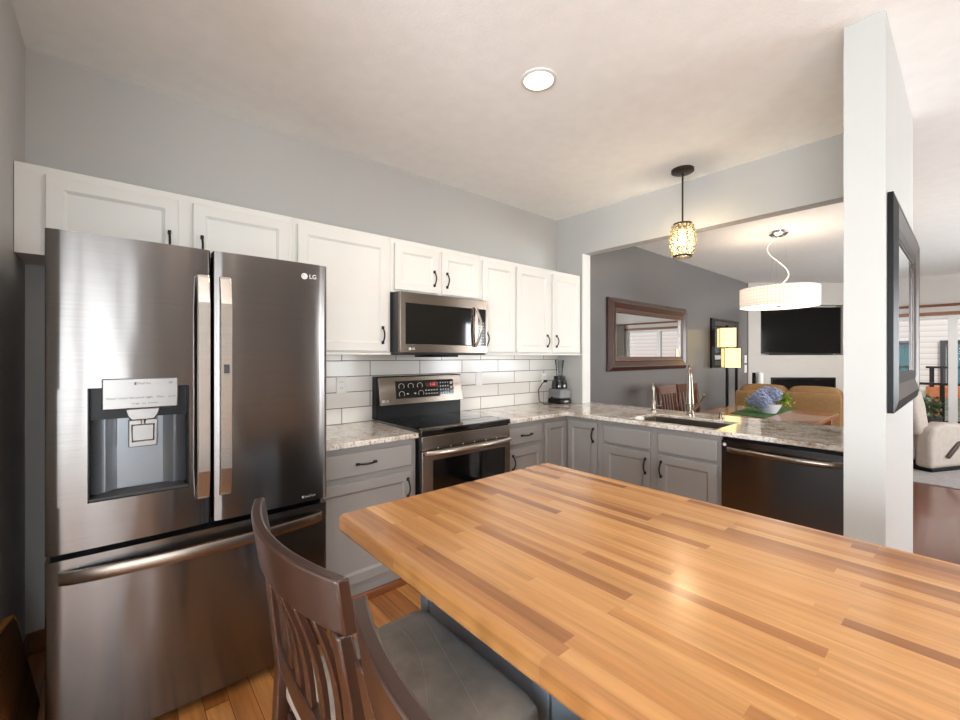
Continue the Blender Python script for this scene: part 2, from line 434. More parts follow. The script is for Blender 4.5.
struct(MB().cells([-2.485, -.319, 0], [0, .884, 2.4007, H], lambda i, j: not (i == 0 and j == 1), XR, XR2, 'x').build('wall_right', M['wall']))
struct(box(2.7144, -2.6175, 0, XR2, -2.485, H).build('wall_partition', M['wall']))
RW = [-2.60, -2.35, .45, 3.4, 5.2, 6.0, 9.2, XF]
struct(MB().cells(RW, [0, .75, 2.2, 2.55, H], lambda i, j: not ((i == 1 and j < 3) or (i in (3, 5) and j == 1)), -5.72, -5.6, 'y').build('wall_rear', M['wall']))
SD = (-3.57, -1.70, 2.10)     # sliding door opening, far wall
struct(MB().cells([-5.72, SD[0], SD[1], 0], [0, SD[2], H], lambda i, j: not (i == 1 and j == 0), XF, XF+.13, 'x').build('wall_far', M['livwall']))
# diagonal fireplace wall with a television niche and a fireplace slot
DW = Matrix.Translation((9.745, -.09, 0)) @ Matrix.Rotation(math.radians(-40.7), 4, 'Z')
struct(MB(DW).cells([-.12, .12, 1.72, 2.0], [0, .66, .967, 1.40, 2.38, H], lambda i, j: not (i == 1 and j == 3), 0, .16, 'y').build('wall_fireplace', M['livwall']))
struct(MB(DW).box(-.12, .16, 0, 2.0, .19, H).build('wall_niche', M['livwall']))

def window_unit(name, a0, a1, z0, z1, d, axis, panes, fr=.05, depth=.08, mat='trimw'):
    """frame, mullions and glass of one window or glazed door; a along the wall, d its middle plane"""
    mk = lambda: MB()
    us = [a0]; kp = []
    w = (a1-a0)/panes
    for i in range(panes):
        us += [a0+i*w+fr, a0+(i+1)*w-fr]; kp += [True, False]
    us.append(a1); kp.append(True)
    us2 = sorted(set(us)); vs = [z0, z0+fr, z1-fr, z1]
    f = mk().cells(us2, vs, lambda i, j: j != 1 or not any(a0+k*w+fr-1e-6 <= us2[i] and us2[i+1] <= a0+(k+1)*w-fr+1e-6 for k in range(panes)), d-depth/2, d+depth/2, axis).build(name, M[mat], None, .004)
    struct(f)
    for k in range(panes):
        g = mk(); b = (a0+k*w+fr-.01, a0+(k+1)*w-fr+.01)
        if axis == 'x': g.box(d-.004, b[0], z0+fr-.01, d+.004, b[1], z1-fr+.01)
        else: g.box(b[0], d-.004, z0+fr-.01, b[1], d+.004, z1-fr+.01)
        g.build('pane', M['windowglass'], f)
    return f
window_unit('door_1', SD[0], SD[1], 0, SD[2], XF+.06, 'x', 2, .055)
window_unit('door_2', -2.35, .45, 0, 2.55, -5.66, 'y', 3, .06)
window_unit('window_1', LW[0], LW[1], LW[2], LW[3], -2.66, 'x', 3)
window_unit('window_unseen_2', 6.0, 9.2, .75, 2.2, -5.66, 'y', 3)  # unseen window, added to light the sofa and dining wall
window_unit('window_unseen_3', 3.4, 5.2, .75, 2.2, -5.66, 'y', 2)  # unseen window, added to light the kitchen cabinets from the front
struct(box(XF-.025, SD[0]-.09, SD[2], XF, SD[1]+.09, SD[2]+.06).build('trim_1', M['brownwood'], None, .004))
struct(box(0, -.90, 0, .014, 0, .1).build('baseboard_left', M['brownwood'], None, .003))
struct(box(.014, -.014, 0, 1.07, 0, .1).build('baseboard_back', M['brownwood'], None, .003))
struct(box(XR2, -.014, 0, 9.6, 0, .11).build('baseboard_dining', M['brownwood'], None, .003))
struct(box(XF-.014, SD[1]+.09, 0, XF, -1.45, .11).build('baseboard_far', M['brownwood'], None, .003))
# painted jamb trim at the opening and tile splashback
struct(box(XR-.008, -.327, .914, XR2+.003, -.319, 2.4007).build('trim_2', M['trimw']))
bs = MB().cells([1.07, 1.7225, 2.4845, XR-.001], [.914, 1.42], lambda i, j: True, -.010, -.0005, 'y')
struct(bs.build('wall_backsplash', M['tile']))

# ------------------------------------------------------------------ cabinet parts
def pull(fr, u, z, length, vertical, parent, w0=0):
    """black bow pull with two square feet"""
    m = MB(fr); n = 12; pts = []
    for i in range(n+1):
        t = i/n; o = .010+.022*math.sin(PI*t)
        s = (t-.5)*length
        pts.append((u, w0+o, z+s) if vertical else (u+s, w0+o, z))
    m.tube(pts, .0055, 8)
    for sgn in (-.5, .5):
        s = sgn*length
        if vertical: m.box(u-.007, w0, z+s-.010, u+.007, w0+.014, z+s+.010)
        else: m.box(u+s-.010, w0, z-.007, u+s+.010, w0+.014, z+.007)
    return m.build('handle', M['blackm'], parent, .002, True)

def panel_door(name, fr, u0, u1, z0, z1, mat, parent, th=.02, st=.055, flat=False):
    m = MB(fr)
    if flat:
        m.cells([u0, u1], [z0, z1], lambda i, j: True, .001, th, 'y')
        o = m.build(name, mat, parent, .006, True)
    else:
        m.cells([u0, u0+st, u1-st, u1], [z0, z0+st, z1-st, z1], lambda i, j: not (i == 1 and j == 1), .001, th, 'y')
        o = m.build(name, mat, parent, .003, True)
        q = MB(fr).box(u0+st-.004, .002, z0+st-.004, u1-st+.004, th*.5, z1-st+.004)
        q.build('panel', mat, o, .002)
        # sloped moulding round the panel
        k = MB(fr); b = .011; y1, y2 = th*.92, th*.5
        A = [(u0+st, z0+st), (u1-st, z0+st), (u1-st, z1-st), (u0+st, z1-st)]
        B = [(u0+st+b, z0+st+b), (u1-st-b, z0+st+b), (u1-st-b, z1-st-b), (u0+st+b, z1-st-b)]
        for i in range(4):
            j = (i+1) % 4
            k.hexa([(A[i][0], y2, A[i][1]), (A[j][0], y2, A[j][1]), (B[j][0], y2, B[j][1]), (B[i][0], y2, B[i][1])],
                   [(A[i][0], y1, A[i][1]), (A[j][0], y1, A[j][1]), (B[j][0], y2+.001, B[j][1]), (B[i][0], y2+.001, B[i][1])])
        k.build('moulding', mat, o)
    return o

def wall_cabinet(label, x0, x1, z0, z1, doors, rail=True):
    t = thing('wall_cabinet', label, 'cabinet', ((x0+x1)/2, -.15, z0), 'white wall cabinets')
    box(x0+.0006, -.297, z0, x1-.0006, -.001, z1).build('body', M['white'], t, .0015)
    F = FB(-.297)
    for (a, b, dz0, dz1, hu) in doors:
        d = panel_door('door', F, a, b, dz0, dz1, M['white'], t)
        if hu is not None: pull(F, hu, dz0+.105, .098, True, d, .02)
    if rail: box(x0+.001, -.312, z0-.0175, x1-.001, -.28, z0-.001).build('light_rail', M['white'], t, .003)
    return t
ZT, ZB = 2.1826, 1.408
wall_cabinet('white wall cabinet above the refrigerator with two short wide doors', .001, 1.086, 1.808, ZT, [(.093, .55, 1.826, 2.148, .513), (.609, 1.063, 1.826, 2.148, .646)], False)
wall_cabinet('white wall cabinet with one wide door, between refrigerator and microwave', 1.086, 1.716, ZB, ZT, [(1.112, 1.692, ZB+.008, 2.148, 1.648)])
wall_cabinet('white short wall cabinet with two small doors directly above the microwave', 1.716, 2.51, 1.818, ZT, [(1.741, 2.10, 1.835, 2.148, 2.058), (2.131, 2.488, 1.835, 2.148, 2.172)], False)
wall_cabinet('white wall cabinet with one narrow door just right of the microwave', 2.51, 2.902, ZB, ZT, [(2.53, 2.888, ZB+.008, 2.148, 2.565)])
wall_cabinet('white wall cabinet with a pair of tall doors, in the corner above the blender', 2.902, XR-.012, ZB, ZT, [(2.917, 3.348, ZB+.008, 2.148, 3.305), (3.392, XR-.035, ZB+.008, 2.148, 3.435)])

# ------------------------------------------------------------------ base cabinets
CZ = .884
def base_cabinet(label, fr, u0, u1, depth, loc, fronts, hollow=False):
    t = thing('base_cabinet', label, 'cabinet', loc, 'grey base cabinets')
    if hollow:
        q = MB(fr).cells([u0, u0+.018, u1-.018, u1], [-depth, -depth+.018, -.02, 0], lambda i, j: not (i == 1 and j == 1), .118, CZ-.001, 'z')
        q.box(u0, -depth, .10, u1, 0, .1175); q.build('body', M['grey'], t)
    else: MB(fr).box(u0, -depth, .10, u1, 0, CZ-.001).build('body', M['grey'], t, .0015)
    MB(fr).box(u0, -depth, 0, u1, -.012, .10).build('toe_kick', M['grey'], t)
    MB(fr).box(u0, -.012, 0, u1, .006, .045).build('shoe_moulding', M['brownwood'], t, .004)
    for f in fronts:
        kind, a, b, z0, z1 = f[:5]
        if kind == 'drawer':
            d = panel_door('drawer', fr, a, b, z0, z1, M['grey'], t, flat=True)
            if len(f) > 5: pull(fr, (a+b)/2, (z0+z1)/2, .105, False, d, .02)
        else:
            d = panel_door('door', fr, a, b, z0, z1, M['grey'], t)
            if len(f) > 5: pull(fr, f[5], z1-.095, .10, True, d, .02)
    return t
F6 = FB(-.610)
base_cabinet('grey base cabinet beside the refrigerator with one drawer above one door', F6, 1.075, 1.718, .608, (1.4, -.3, 0),
             [('drawer', 1.083, 1.684, .719, .85, 1), ('door', 1.083, 1.684, .125, .687, 1.650)])
base_cabinet('narrow grey base cabinet right of the range with small drawer and door', F6, 2.489, 2.902, .608, (2.69, -.3, 0),
             [('drawer', 2.512, 2.878, .719, .848, 1), ('door', 2.512, 2.886, .125, .687, 2.545)])
# corner cabinet: L-shaped body, two doors that meet in the corner
t = thing('base_cabinet', 'grey corner base cabinet with two doors meeting below the countertop bend', 'cabinet', (3.4, -.4, 0), 'grey base cabinets')
FPX = FP(3.212)
MB().cells([2.902, 3.212, XR-.002], [-.930, -.610, -.002], lambda i, j: not (i == 0 and j == 0), 0, CZ-.001, 'z').build('body', M['grey'], t)
panel_door('door', F6, 2.925, 3.19, .125, .848, M['grey'], t, st=.05)
d = panel_door('door', FPX, .634, .917, .125, .85, M['grey'], t, st=.05); pull(FPX, .888, .755, .10, True, d, .02)
base_cabinet('grey sink base cabinet with two false drawer fronts over two doors', FPX, .932, 1.822, .62, (3.5, -1.38, 0),
             [('drawer', .98, 1.357, .715, .846), ('drawer', 1.413, 1.80, .713, .846), ('door', .975, 1.357, .125, .693, 1.325), ('door', 1.413, 1.80, .125, .693, 1.44)], True)

# ------------------------------------------------------------------ countertops
cl = MB().cells([1.075, 1.7205], [-.648, -.011], lambda i, j: True, CZ, .914, 'z').build('countertop', M['granite'], None, .004)
tag(cl, 'short speckled granite countertop between refrigerator and range', 'countertop')
xs = [2.4865, 3.1745, 3.255, 3.655, XR-.009, 3.978]; ys = [-2.483, -1.775, -1.155, -.648, -.328, -.011]
def keep(i, j):
    cx, cy = (xs[i]+xs[i+1])/2, (ys[j]+ys[j+1])/2
    if cx < 3.1745: return cy > -.648
    if 3.255 < cx < 3.655 and -1.775 < cy < -1.155: return False
    if cx > XR-.009 and cy > -.328: return False
    return True
cr = MB().cells(xs, ys, keep, CZ+.0005, .914, 'z').build('countertop', M['granite'], None, .004)
tag(cr, 'L-shaped speckled granite countertop holding the sink, running under the opening', 'countertop')

# sink: open steel bowl under the cutout
t = thing('kitchen_sink', 'rectangular stainless undermount sink set in the granite countertop', 'sink', (3.455, -1.465, .66))
sk = MB(); x0, x1, y0, y1 = 3.257, 3.653, -1.773, -1.157
sk.cells([x0, x0+.012, x1-.012, x1], [y0, y0+.012, y1-.012, y1], lambda i, j: not (i == 1 and j == 1), .68, .898, 'z')
sk.box(x0, y0, .668, x1, y1, .68)
sk.build('bowl', M['sinksteel'], t, .003)
MB().lathe([(.05, 0), (.05, .004), (.03, .005)], (3.455, -1.465, .68), 24).build('drain', M['chrome'], t, 0, True)
MB().cushion(3.29, -1.245, .884, 3.335, -1.185, .925, .012, .004, 4).build('sponge', M['sponge'], None, 0, True)
tag(bpy.data.objects['sponge'], 'small white sponge at the left end of the sink', 'sponge')

# main faucet: tall pull-down with side lever
t = thing('kitchen_faucet', 'tall brushed nickel pull-down faucet behind the sink', 'faucet', (3.79, -1.385, .914))
bx, by = 3.79, -1.385
FD2 = Vector((-.93, -.36, 0))          # spout direction, towards the bowl and the room
P3 = lambda o, z: (bx+FD2.x*o, by+FD2.y*o, z)
MB().lathe([(.031, 0), (.031, .012), (.025, .02), (.024, .12), (.021, .20), (.017, .26)], (bx, by, .914), 24).build('body', M['nickel'], t, 0, True)
pts = [P3(0, 1.15)]
for i in range(13):
    a = PI*i/12; pts.append(P3(.07-.07*math.cos(a), 1.23+.07*math.sin(a)))
pts.append(P3(.14, 1.19))
MB().tube(pts, .0165, 14).build('spout', M['nickel'], t, 0, True)
MB().lathe([(.018, .0), (.022, -.03), (.027, -.12), (.032, -.19), (.024, -.196)], P3(.14, 1.21), 20).build('spray_head', M['nickel'], t, 0, True)
MB().tube([(bx, by-.018, .965), (bx-.01, by-.05, .985), (bx-.02, by-.085, 1.03), (bx-.025, by-.115, 1.085)], [.016, .013, .010, .008], 12).build('lever', M['nickel'], t, 0, True)
# small filter faucet
t = thing('filter_faucet', 'small slim nickel filtered-water faucet left of the main faucet', 'faucet', (3.79, -1.08, .914))
bx, by = 3.79, -1.08
MB().lathe([(.024, 0), (.024, .01), (.015, .016), (.014, .09), (.009, .1)], (bx, by, .914), 20).build('body', M['nickel'], t, 0, True)
pts = [P3(0, 1.0), P3(0, 1.11)]
for i in range(9):
    a = PI*i/8; pts.append(P3(.03-.03*math.cos(a), 1.125+.03*math.sin(a)))
pts.append(P3(.06, 1.10))
MB().tube(pts, .0075, 10).build('spout', M['nickel'], t, 0, True)
MB().tube([(bx, by-.008, .965), (bx, by-.055, .965), (bx, by-.07, .972), (bx, by-.07, 1.01)], .007, 10).build('lever', M['nickel'], t, 0, True)
t = thing('soap_dispenser', 'short metal dispenser stub beside the right end of the sink', 'dispenser', (3.76, -1.62, .914))
MB().lathe([(.02, 0), (.02, .008), (.012, .012), (.012, .035), (.018, .038), (.018, .048), (.0, .05)], (3.76, -1.62, .914), 16, cap=False).build('pump', M['nickel'], t, 0, True)

# ------------------------------------------------------------------ refrigerator
fy = -.878; FX0, FX1, FM = .140, 1.071, .6075
t = thing('refrigerator', 'black stainless french door refrigerator with water dispenser and bottom freezer', 'refrigerator', (.605, -.45, 0))
box(FX0+.006, -.795, .02, FX1-.006, -.06, 1.775).build('body', M['darkgrey'], t, .004)
for x in (FX0+.06, FX1-.06):
    for y in (-.72, -.12): MB().lathe([(.022, 0), (.022, .0215)], (x, y, 0), 12).build('foot', M['black'], t)
box(FX0+.015, -.80, .012, FX1-.015, -.79, .06).build('grille', M['black'], t)
for x in (FX0+.03, FX1-.03):
    box(x-.022, -.86, 1.7765, x+.022, -.74, 1.80).build('hinge_cover', M['darkgrey'], t, .004)
def curve_y(x, a, b, sag): 
    s = 2*(x-a)/(b-a)-1
    return fy+sag*s*s*(1+.5*s*s)*.67
def bowed(m, xa, xb, z0, z1, a, b, sag, back, n=24):
    """slab between xa and xb whose front follows the bow of the whole door a..b"""
    e = .012
    fr = []
    for i in range(n+1):
        x = xa+(xb-xa)*i/n; fr.append((x, curve_y(x, a, b, sag)))
    if abs(xa-a) < 1e-6:
        fr = [(a, curve_y(a, a, b, sag)+e)]+[(a+e*.12, curve_y(a, a, b, sag)+e*.5), (a+e*.45, curve_y(a, a, b, sag)+e*.12)]+[p for p in fr if p[0] > a+e]
    if abs(xb-b) < 1e-6:
        fr = [p for p in fr if p[0] < b-e]+[(b-e*.45, curve_y(b, a, b, sag)+e*.12), (b-e*.12, curve_y(b, a, b, sag)+e*.5), (b, curve_y(b, a, b, sag)+e)]
    return m.prism(fr+[(xb, back), (xa, back)], z0, z1, 'z')
SAG = .008
back = -.797
DZ0, DZ1 = .722, 1.804
LA, LB = FX0, FM-.004
dx0, dx1, dz0, dz1 = .244, .532, .878, 1.272
m = MB()
bowed(m, LA, LB, DZ0, dz0, LA, LB, SAG, back); bowed(m, LA, LB, dz1, DZ1, LA, LB, SAG, back)
bowed(m, LA, dx0, dz0, dz1, LA, LB, SAG, back, 10); bowed(m, dx1, LB, dz0, dz1, LA, LB, SAG, back, 10)
dl = m.build('door', M['steel'], t, 0, True, angle=25)
RA, RB = FM+.004, FX1
dr = bowed(MB(), RA, RB, DZ0, DZ1, RA, RB, SAG, back).build('door', M['steel'], t, 0, True, angle=25)
fz = bowed(MB(), FX0, FX1, .045, .700, FX0, FX1, .009, back, 36).build('freezer_drawer', M['steel'], t, 0, True, angle=25)
box(FX0+.01, -.81, .701, FX1-.01, -.796, .721).build('gasket', M['black'], t)
box(FM-.003, -.81, .73, FM+.003, -.796, 1.79).build('gasket', M['black'], t)
# dispenser inside the left door
rc = MB(); yb = -.812
rc.cells([dx0, dx0+.004, dx1-.004, dx1], [dz0, dz0+.004, dz1-.002, dz1], lambda i, j: not (i == 1 and j == 1), fy+.001, yb, 'y')
rc.build('dispenser_surround', M['black'], dl)
MB().hexa([(dx0+.004, fy+.006, dz0+.004), (dx1-.004, fy+.006, dz0+.004), (dx1-.004, yb, dz0+.004), (dx0+.004, yb, dz0+.004)],
          [(dx0+.004, fy+.006, dz0+.010), (dx1-.004, fy+.006, dz0+.010), (dx1-.03, yb, dz0+.02), (dx0+.05, yb, dz0+.02)]).build('drip_tray', M['darkgrey'], dl)
cv = MB(); n = 12; fr = []
for i in range(n+1):
    a = i/n; fr.append((dx0+.045+(dx1-dx0-.09)*a, yb+.012-.026*abs(2*a-1)**3))
cv.prism([(dx0+.004, yb+.004)]+[(dx0+.03, yb-.012)]+fr+[(dx1-.03, yb-.012), (dx1-.004, yb+.004)], dz0+.012, dz1-.10, 'z')
cv.build('dispenser_back', M['recess'], dl, 0, True)
box(dx0+.004, yb-.02, dz1-.115, dx1-.004, yb, dz1-.003).build('dispenser_hood', M['black'], dl)
cp = box(.280, fy-.003, 1.193, .497, yb+.01, 1.303).build('control_panel', M['panelst'], dl, .004)
mk = MB()
FT = FB(fy-.0036) @ Matrix.Rotation(PI/2, 4, 'X')
def FTx(x, z, y=fy-.0036): return Matrix.Translation((x, y, z)) @ Matrix.Rotation(PI/2, 4, 'X')
for k, (x, wd) in enumerate(((.305, 'Water'), (.343, 'Cubed Ice'), (.377, 'Crushed'), (.410, 'Light'), (.444, 'Filter'), (.478, 'Lock'))):
    mk.text(wd, .0105, FTx(x, 1.233), .0002)
mk.build('printed_text', M['inkd'], cp); mk = MB()
for x, wd in ((.372, 'Fridge'), (.396, 'Ice'), (.422, 'Freezer')): mk.text(wd, .009, FTx(x, 1.212), .0002)
mk.build('printed_text', M['inkd'], cp); mk = MB()
mk.text('Dual Ice', .012, FTx(.395, 1.284), .0002); mk.box(.368, fy-.0038, 1.279, .374, fy-.0034, 1.289)
mk.build('printed_text', M['inkd'], cp)
MB().text('88', .012, FTx(.474, 1.284), .0002).build('printed_text', M['inkd'], cp)
nz = MB().prism([(.342, 1.193), (.443, 1.193), (.437, 1.168), (.425, 1.150), (.360, 1.150), (.348, 1.168)], fy+.004, yb-.01, 'y').build('nozzle_cap', M['panelst'], dl, .004)
pad = MB().cells([.352, .362, .426, .436], [1.05, 1.07, 1.13, 1.150], lambda i, j: not (i == 1 and j == 1), fy+.024, fy+.036, 'y')
pad.box(.362, fy+.030, 1.07, .426, fy+.036, 1.13)
pad.build('paddle', M['panelst'], dl, .004)
MB().lathe([(.007, 0), (.009, .02)], (.394, fy+.022, 1.135), 12).build('spout', M['chrome'], dl, 0, True)
# handles: broad flat vertical bars, long bowed freezer bar
def vbar(x, parent):
    m = MB(); n = 24; z0, z1 = .828, 1.700
    L = []
    for i in range(n+1):
        t_ = i/n; z = z0+(z1-z0)*t_; o = .020+.022*min(1, math.sin(PI*t_)*2.6)
        L.append((z, fy-o))
    hw = .021
    for (za, ya), (zb, yb_) in zip(L, L[1:]):
        m.hexa([(x-hw, ya, za), (x+hw, ya, za), (x+hw, ya+.016, za), (x-hw, ya+.016, za)], [(x-hw, yb_, zb), (x+hw, yb_, zb), (x+hw, yb_+.016, zb), (x-hw, yb_+.016, zb)])
    bmesh.ops.remove_doubles(m.bm, verts=m.bm.verts[:], dist=1e-5)
    for z in (z0+.012, z1-.012): m.box(x-.017, fy-.022, z-.012, x+.017, fy+.012, z+.012)
    m.build('handle', M['steelh'], parent, .003, True)
vbar(.576, dl); vbar(.651, dr)
m = MB(); n = 40; prev = None
sec = lambda x, y, z: [(x, y, z-.021), (x, y-.004, z-.010), (x, y-.004, z+.012), (x, y, z+.021), (x, y+.016, z+.021), (x, y+.016, z-.021)]
rings = []
for i in range(n+1):
    a = i/n; x = .172+(1.045-.172)*a; o = .006+.055*(math.sin(PI*a)**.55)
    rings.append([m.v(p) for p in sec(x, fy-o+.004*(2*a-1)**2, .643)])
for A, B in zip(rings, rings[1:]):
    for k in range(6): m.face([A[k], A[(k+1) % 6], B[(k+1) % 6], B[k]])
m.face(rings[0]); m.face(rings[-1][::-1])
hb = m.build('handle', M['warmsteel'], fz, 0, True, angle=50)
def logo(parent, x, z, y, s, mat='outlet', F=None):
    """round face-like emblem and two capital letters"""
    F = F or Matrix.Translation((x, y, z))
    q = MB(F)
    ring = [(-s*1.35+s*.62*math.cos(2*PI*k/20), s*.62*math.sin(2*PI*k/20)) for k in range(20)]
    q.prism(ring, -.0008, .0004, 'y')
    q.text('LG', s*1.25, Matrix.Translation((s*.35, -.0002, 0)) @ Matrix.Rotation(PI/2, 4, 'X'))
    o = q.build('logo', M[mat], parent)
    e = MB(F)
    e.tube([(-s*1.35+s*.40*math.cos(a), -.0010, s*.40*math.sin(a)) for a in [PI*.5+PI*1.5*k/14 for k in range(15)]], s*.05, 6)
    e.box(-s*1.38, -.0011, -s*.2, -s*1.31, -.0008, s*.22); e.box(-s*1.38, -.0011, -s*.2, -s*1.18, -.0008, -s*.13)
    e.lathe([(s*.08, -.0011), (s*.08, -.0008)], (-s*1.58, 0, s*.18), 10, 'y')
    e.build('emblem_lines', M['darkgrey'], o)
    return o
logo(dr, .995, 1.745, curve_y(.98, RA, RB, SAG)-.0006, .022)
bd = MB(); yq = curve_y(.985, RA, RB, SAG)-.001
bd.box(.952, yq, .737, 1.022, yq+.003, .7535); bo = bd.build('badge', M['black'], dr)
q = MB(); q.text('InstaView', .0125, FTx(.990, .7455, yq-.0004), .0002); q.box(.955, yq-.0006, .741, .962, yq+.001, .750); q.build('printed_text', M['ink'], bo)
hs = MB().box(.641, -.9240, 1.315, .661, -.9140, 1.350); hs.build('latch_button', M['darkgrey'], dr, .002)

# ------------------------------------------------------------------ range
rx0, rx1 = 1.7245, 2.4825
t = thing('electric_range', 'freestanding black stainless electric range with glass cooktop and raised control backguard', 'stove', (2.1, -.33, 0))
box(rx0, -.645, .03, rx1, -.013, .895).build('body', M['black'], t, .003)
for x in (rx0+.05, rx1-.05):
    for y in (-.58, -.08): MB().lathe([(.02, 0), (.02, .0295)], (x, y, 0), 12).build('foot', M['black'], t)
ct = box(rx0-.003, -.668, .893, rx1+.003, -.09, .930).build('cooktop', M['cooktop'], t, .007, seg=3)
for (x, y, r) in ((1.93, -.48, .10), (2.30, -.48, .115), (1.93, -.23, .08), (2.30, -.23, .08)):
    MB().tube([(x+r*math.cos(a), y+r*math.sin(a), .9300) for a in [2*PI*k/40 for k in range(40)]], .0006, 4, closed=True).build('burner_ring', M['blackm'], ct)
box(rx0, -.085, .925, rx1, -.013, 1.235).build('backguard', M['black'], t, .004)
bg = MB().hexa([(rx0+.012, -.118, 1.026), (rx1+.004, -.118, 1.026), (rx1+.004, -.08, 1.026), (rx0+.012, -.08, 1.026)],
               [(rx0+.008, -.088, 1.232), (rx1-.004, -.088, 1.232), (rx1-.004, -.080, 1.232), (rx0+.008, -.080, 1.232)]).build('control_fascia', M['warmsteel'], t, .004)
# fascia plane frame: x right, z up along the sloped face
slope = math.atan2(.030, .206)
FF = Matrix.Translation((0, -.118, 1.026)) @ Matrix.Translation((0, 0, .010)) @ Matrix.Rotation(-slope, 4, 'X')
dp = MB(FF).box(1.868, -.0015, .034, 2.392, .004, .164).build('control_panel', M['blackglass'], bg)
mk = MB(FF)
for i, (x, z) in enumerate(((1.915, .124), (1.995, .124), (2.075, .124), (1.915, .066), (2.082, .066))):
    MB(FF).tube([(x+.023*math.cos(a), -.0022, z+.021*math.sin(a)) for a in [-.7+4.5*k/14 for k in range(15)]], .0020, 5).build('dial_ring', M['ink'], dp)
for i in range(5):
    for j in range(2): mk.box(2.122+i*.025, -.0022, .055+j*.026, 2.136+i*.025, -.0015, .063+j*.026)
mk.build('button_marks', M['ink'], dp); mk = MB(FF)
for i in range(4):
    for j in range(4): mk.box(2.262+i*.024, -.0022, .052+j*.027, 2.271+i*.024, -.0015, .063+j*.027)
mk.build('keypad_marks', M['ink'], dp)
for j in range(3): MB(FF).box(2.360, -.0022, .052+j*.036, 2.382, -.0015, .072+j*.036).build('start_button', M['ink'], dp)
for a, b in ((1.965, .062), (2.03, .062)): MB(FF).box(a-.008, -.0022, b, a+.008, -.0015, b+.010).build('burner_mark', M['ink'], dp)
MB(FF).text('1:45', .030, Matrix.Translation((2.192, -.0022, .128)) @ Matrix.Rotation(PI/2, 4, 'X'), .0003).build('clock_digits', M['reddisp'], dp)
MB(FF).box(2.128, -.0018, .108, 2.246, -.0012, .148).build('display', paint('dark_red_display', S(60, 10, 8), .2, .1), dp)
logo(bg, 0, 0, 0, .017, F=FF @ Matrix.Translation((1.785, -.0008, .022)))
fr_ = box(rx0+.004, -.668, .80, rx1-.004, -.6455, .888).build('front_strip', M['warmsteel'], t, .003)
od = MB().cells([rx0+.004, rx0+.085, rx1-.055, rx1-.004], [.235, .30, .735, .797], lambda i, j: not (i == 1 and j == 1), -.672, -.6455, 'y').build('oven_door', M['warmsteel'], t, .004)
box(rx0+.085, -.667, .30, rx1-.055, -.6475, .735).build('door_window', M['blackglass'], od)
m = MB(); n = 26; rings = []
for i in range(n+1):
    a = i/n; x = rx0+.02+(rx1-rx0-.04)*a; y = -.690-.040*math.sin(PI*a)**.7
    rings.append([m.v(p) for p in ((x, y, .772), (x, y-.008, .780), (x, y-.008, .795), (x, y, .803), (x, y+.012, .803), (x, y+.012, .772))])
for A, B in zip(rings, rings[1:]):
    for k in range(6): m.face([A[k], A[(k+1) % 6], B[(k+1) % 6], B[k]])
m.face(rings[0]); m.face(rings[-1])
for x in (rx0+.024, rx1-.024): m.box(x-.008, -.690, .776, x+.008, -.671, .799)
m.build('handle', M['steelh'], od, 0, True, angle=50)
for k in range(6): box(rx0+.12+k*.1, -.6695, .806, rx0+.125+k*.1, -.667, .812).build('vent_slot', M['ink'], fr_)
box(rx0+.004, -.668, .05, rx1-.004, -.6455, .228).build('storage_drawer', M['warmsteel'], t, .004)

# ------------------------------------------------------------------ microwave
mx0, mx1, mz0, mz1, mf = 1.728, 2.498, 1.392, 1.812, -.405
t = thing('microwave', 'over-the-range black stainless microwave under the short wall cabinet', 'microwave', (2.11, -.2, mz0))
box(mx0, -.375, mz0+.004, mx1, -.012, mz1).build('body', M['darkgrey'], t, .003)
dx = 2.375
dm = MB().cells([mx0, mx0+.044, dx-.022, dx+.03, mx1-.02, mx1], [mz0+.012, mz0+.072, mz1-.075, mz1-.002], lambda i, j: not (j == 1 and i in (1, 3)), mf, -.376, 'y').build('door', M['warmsteel'], t, .004)
box(mx0+.044, mf+.003, mz0+.072, dx-.022, -.377, mz1-.075).build('door_window', M['blackglass'], dm)
cpn = box(dx+.03, mf+.002, mz0+.072, mx1-.02, -.377, mz1-.075).build('control_panel', M['blackglass'], t)
mk = MB()
for i in range(3):
    for j in range(8): mk.box(dx+.040+i*.018, mf+.0012, mz0+.085+j*.022, dx+.049+i*.018, mf+.002, mz0+.092+j*.022)
mk.build('keypad_marks', M['ink'], cpn)
m = MB(); n = 20; hpts = []
for i in range(n+1):
    a = i/n; hpts.append((dx-.006+.022*math.sin(PI*a), mf-.010-.038*math.sin(PI*a), mz0+.062+(mz1-mz0-.125)*a))
m.tube(hpts, .013, 12, (.014, .009))
m.build('handle', M['steelh'], dm, 0, True)
box(mx0+.01, -.40, mz0-.0005, mx1-.01, -.02, mz0+.0035).build('vent_base', M['black'], t)
box(mx0+.3, -.36, mz0-.016, mx0+.52, -.1, mz0-.001).build('grease_filter', M['black'], t, .004)
logo(dm, 1.825, mz0+.040, mf-.0006, .016)

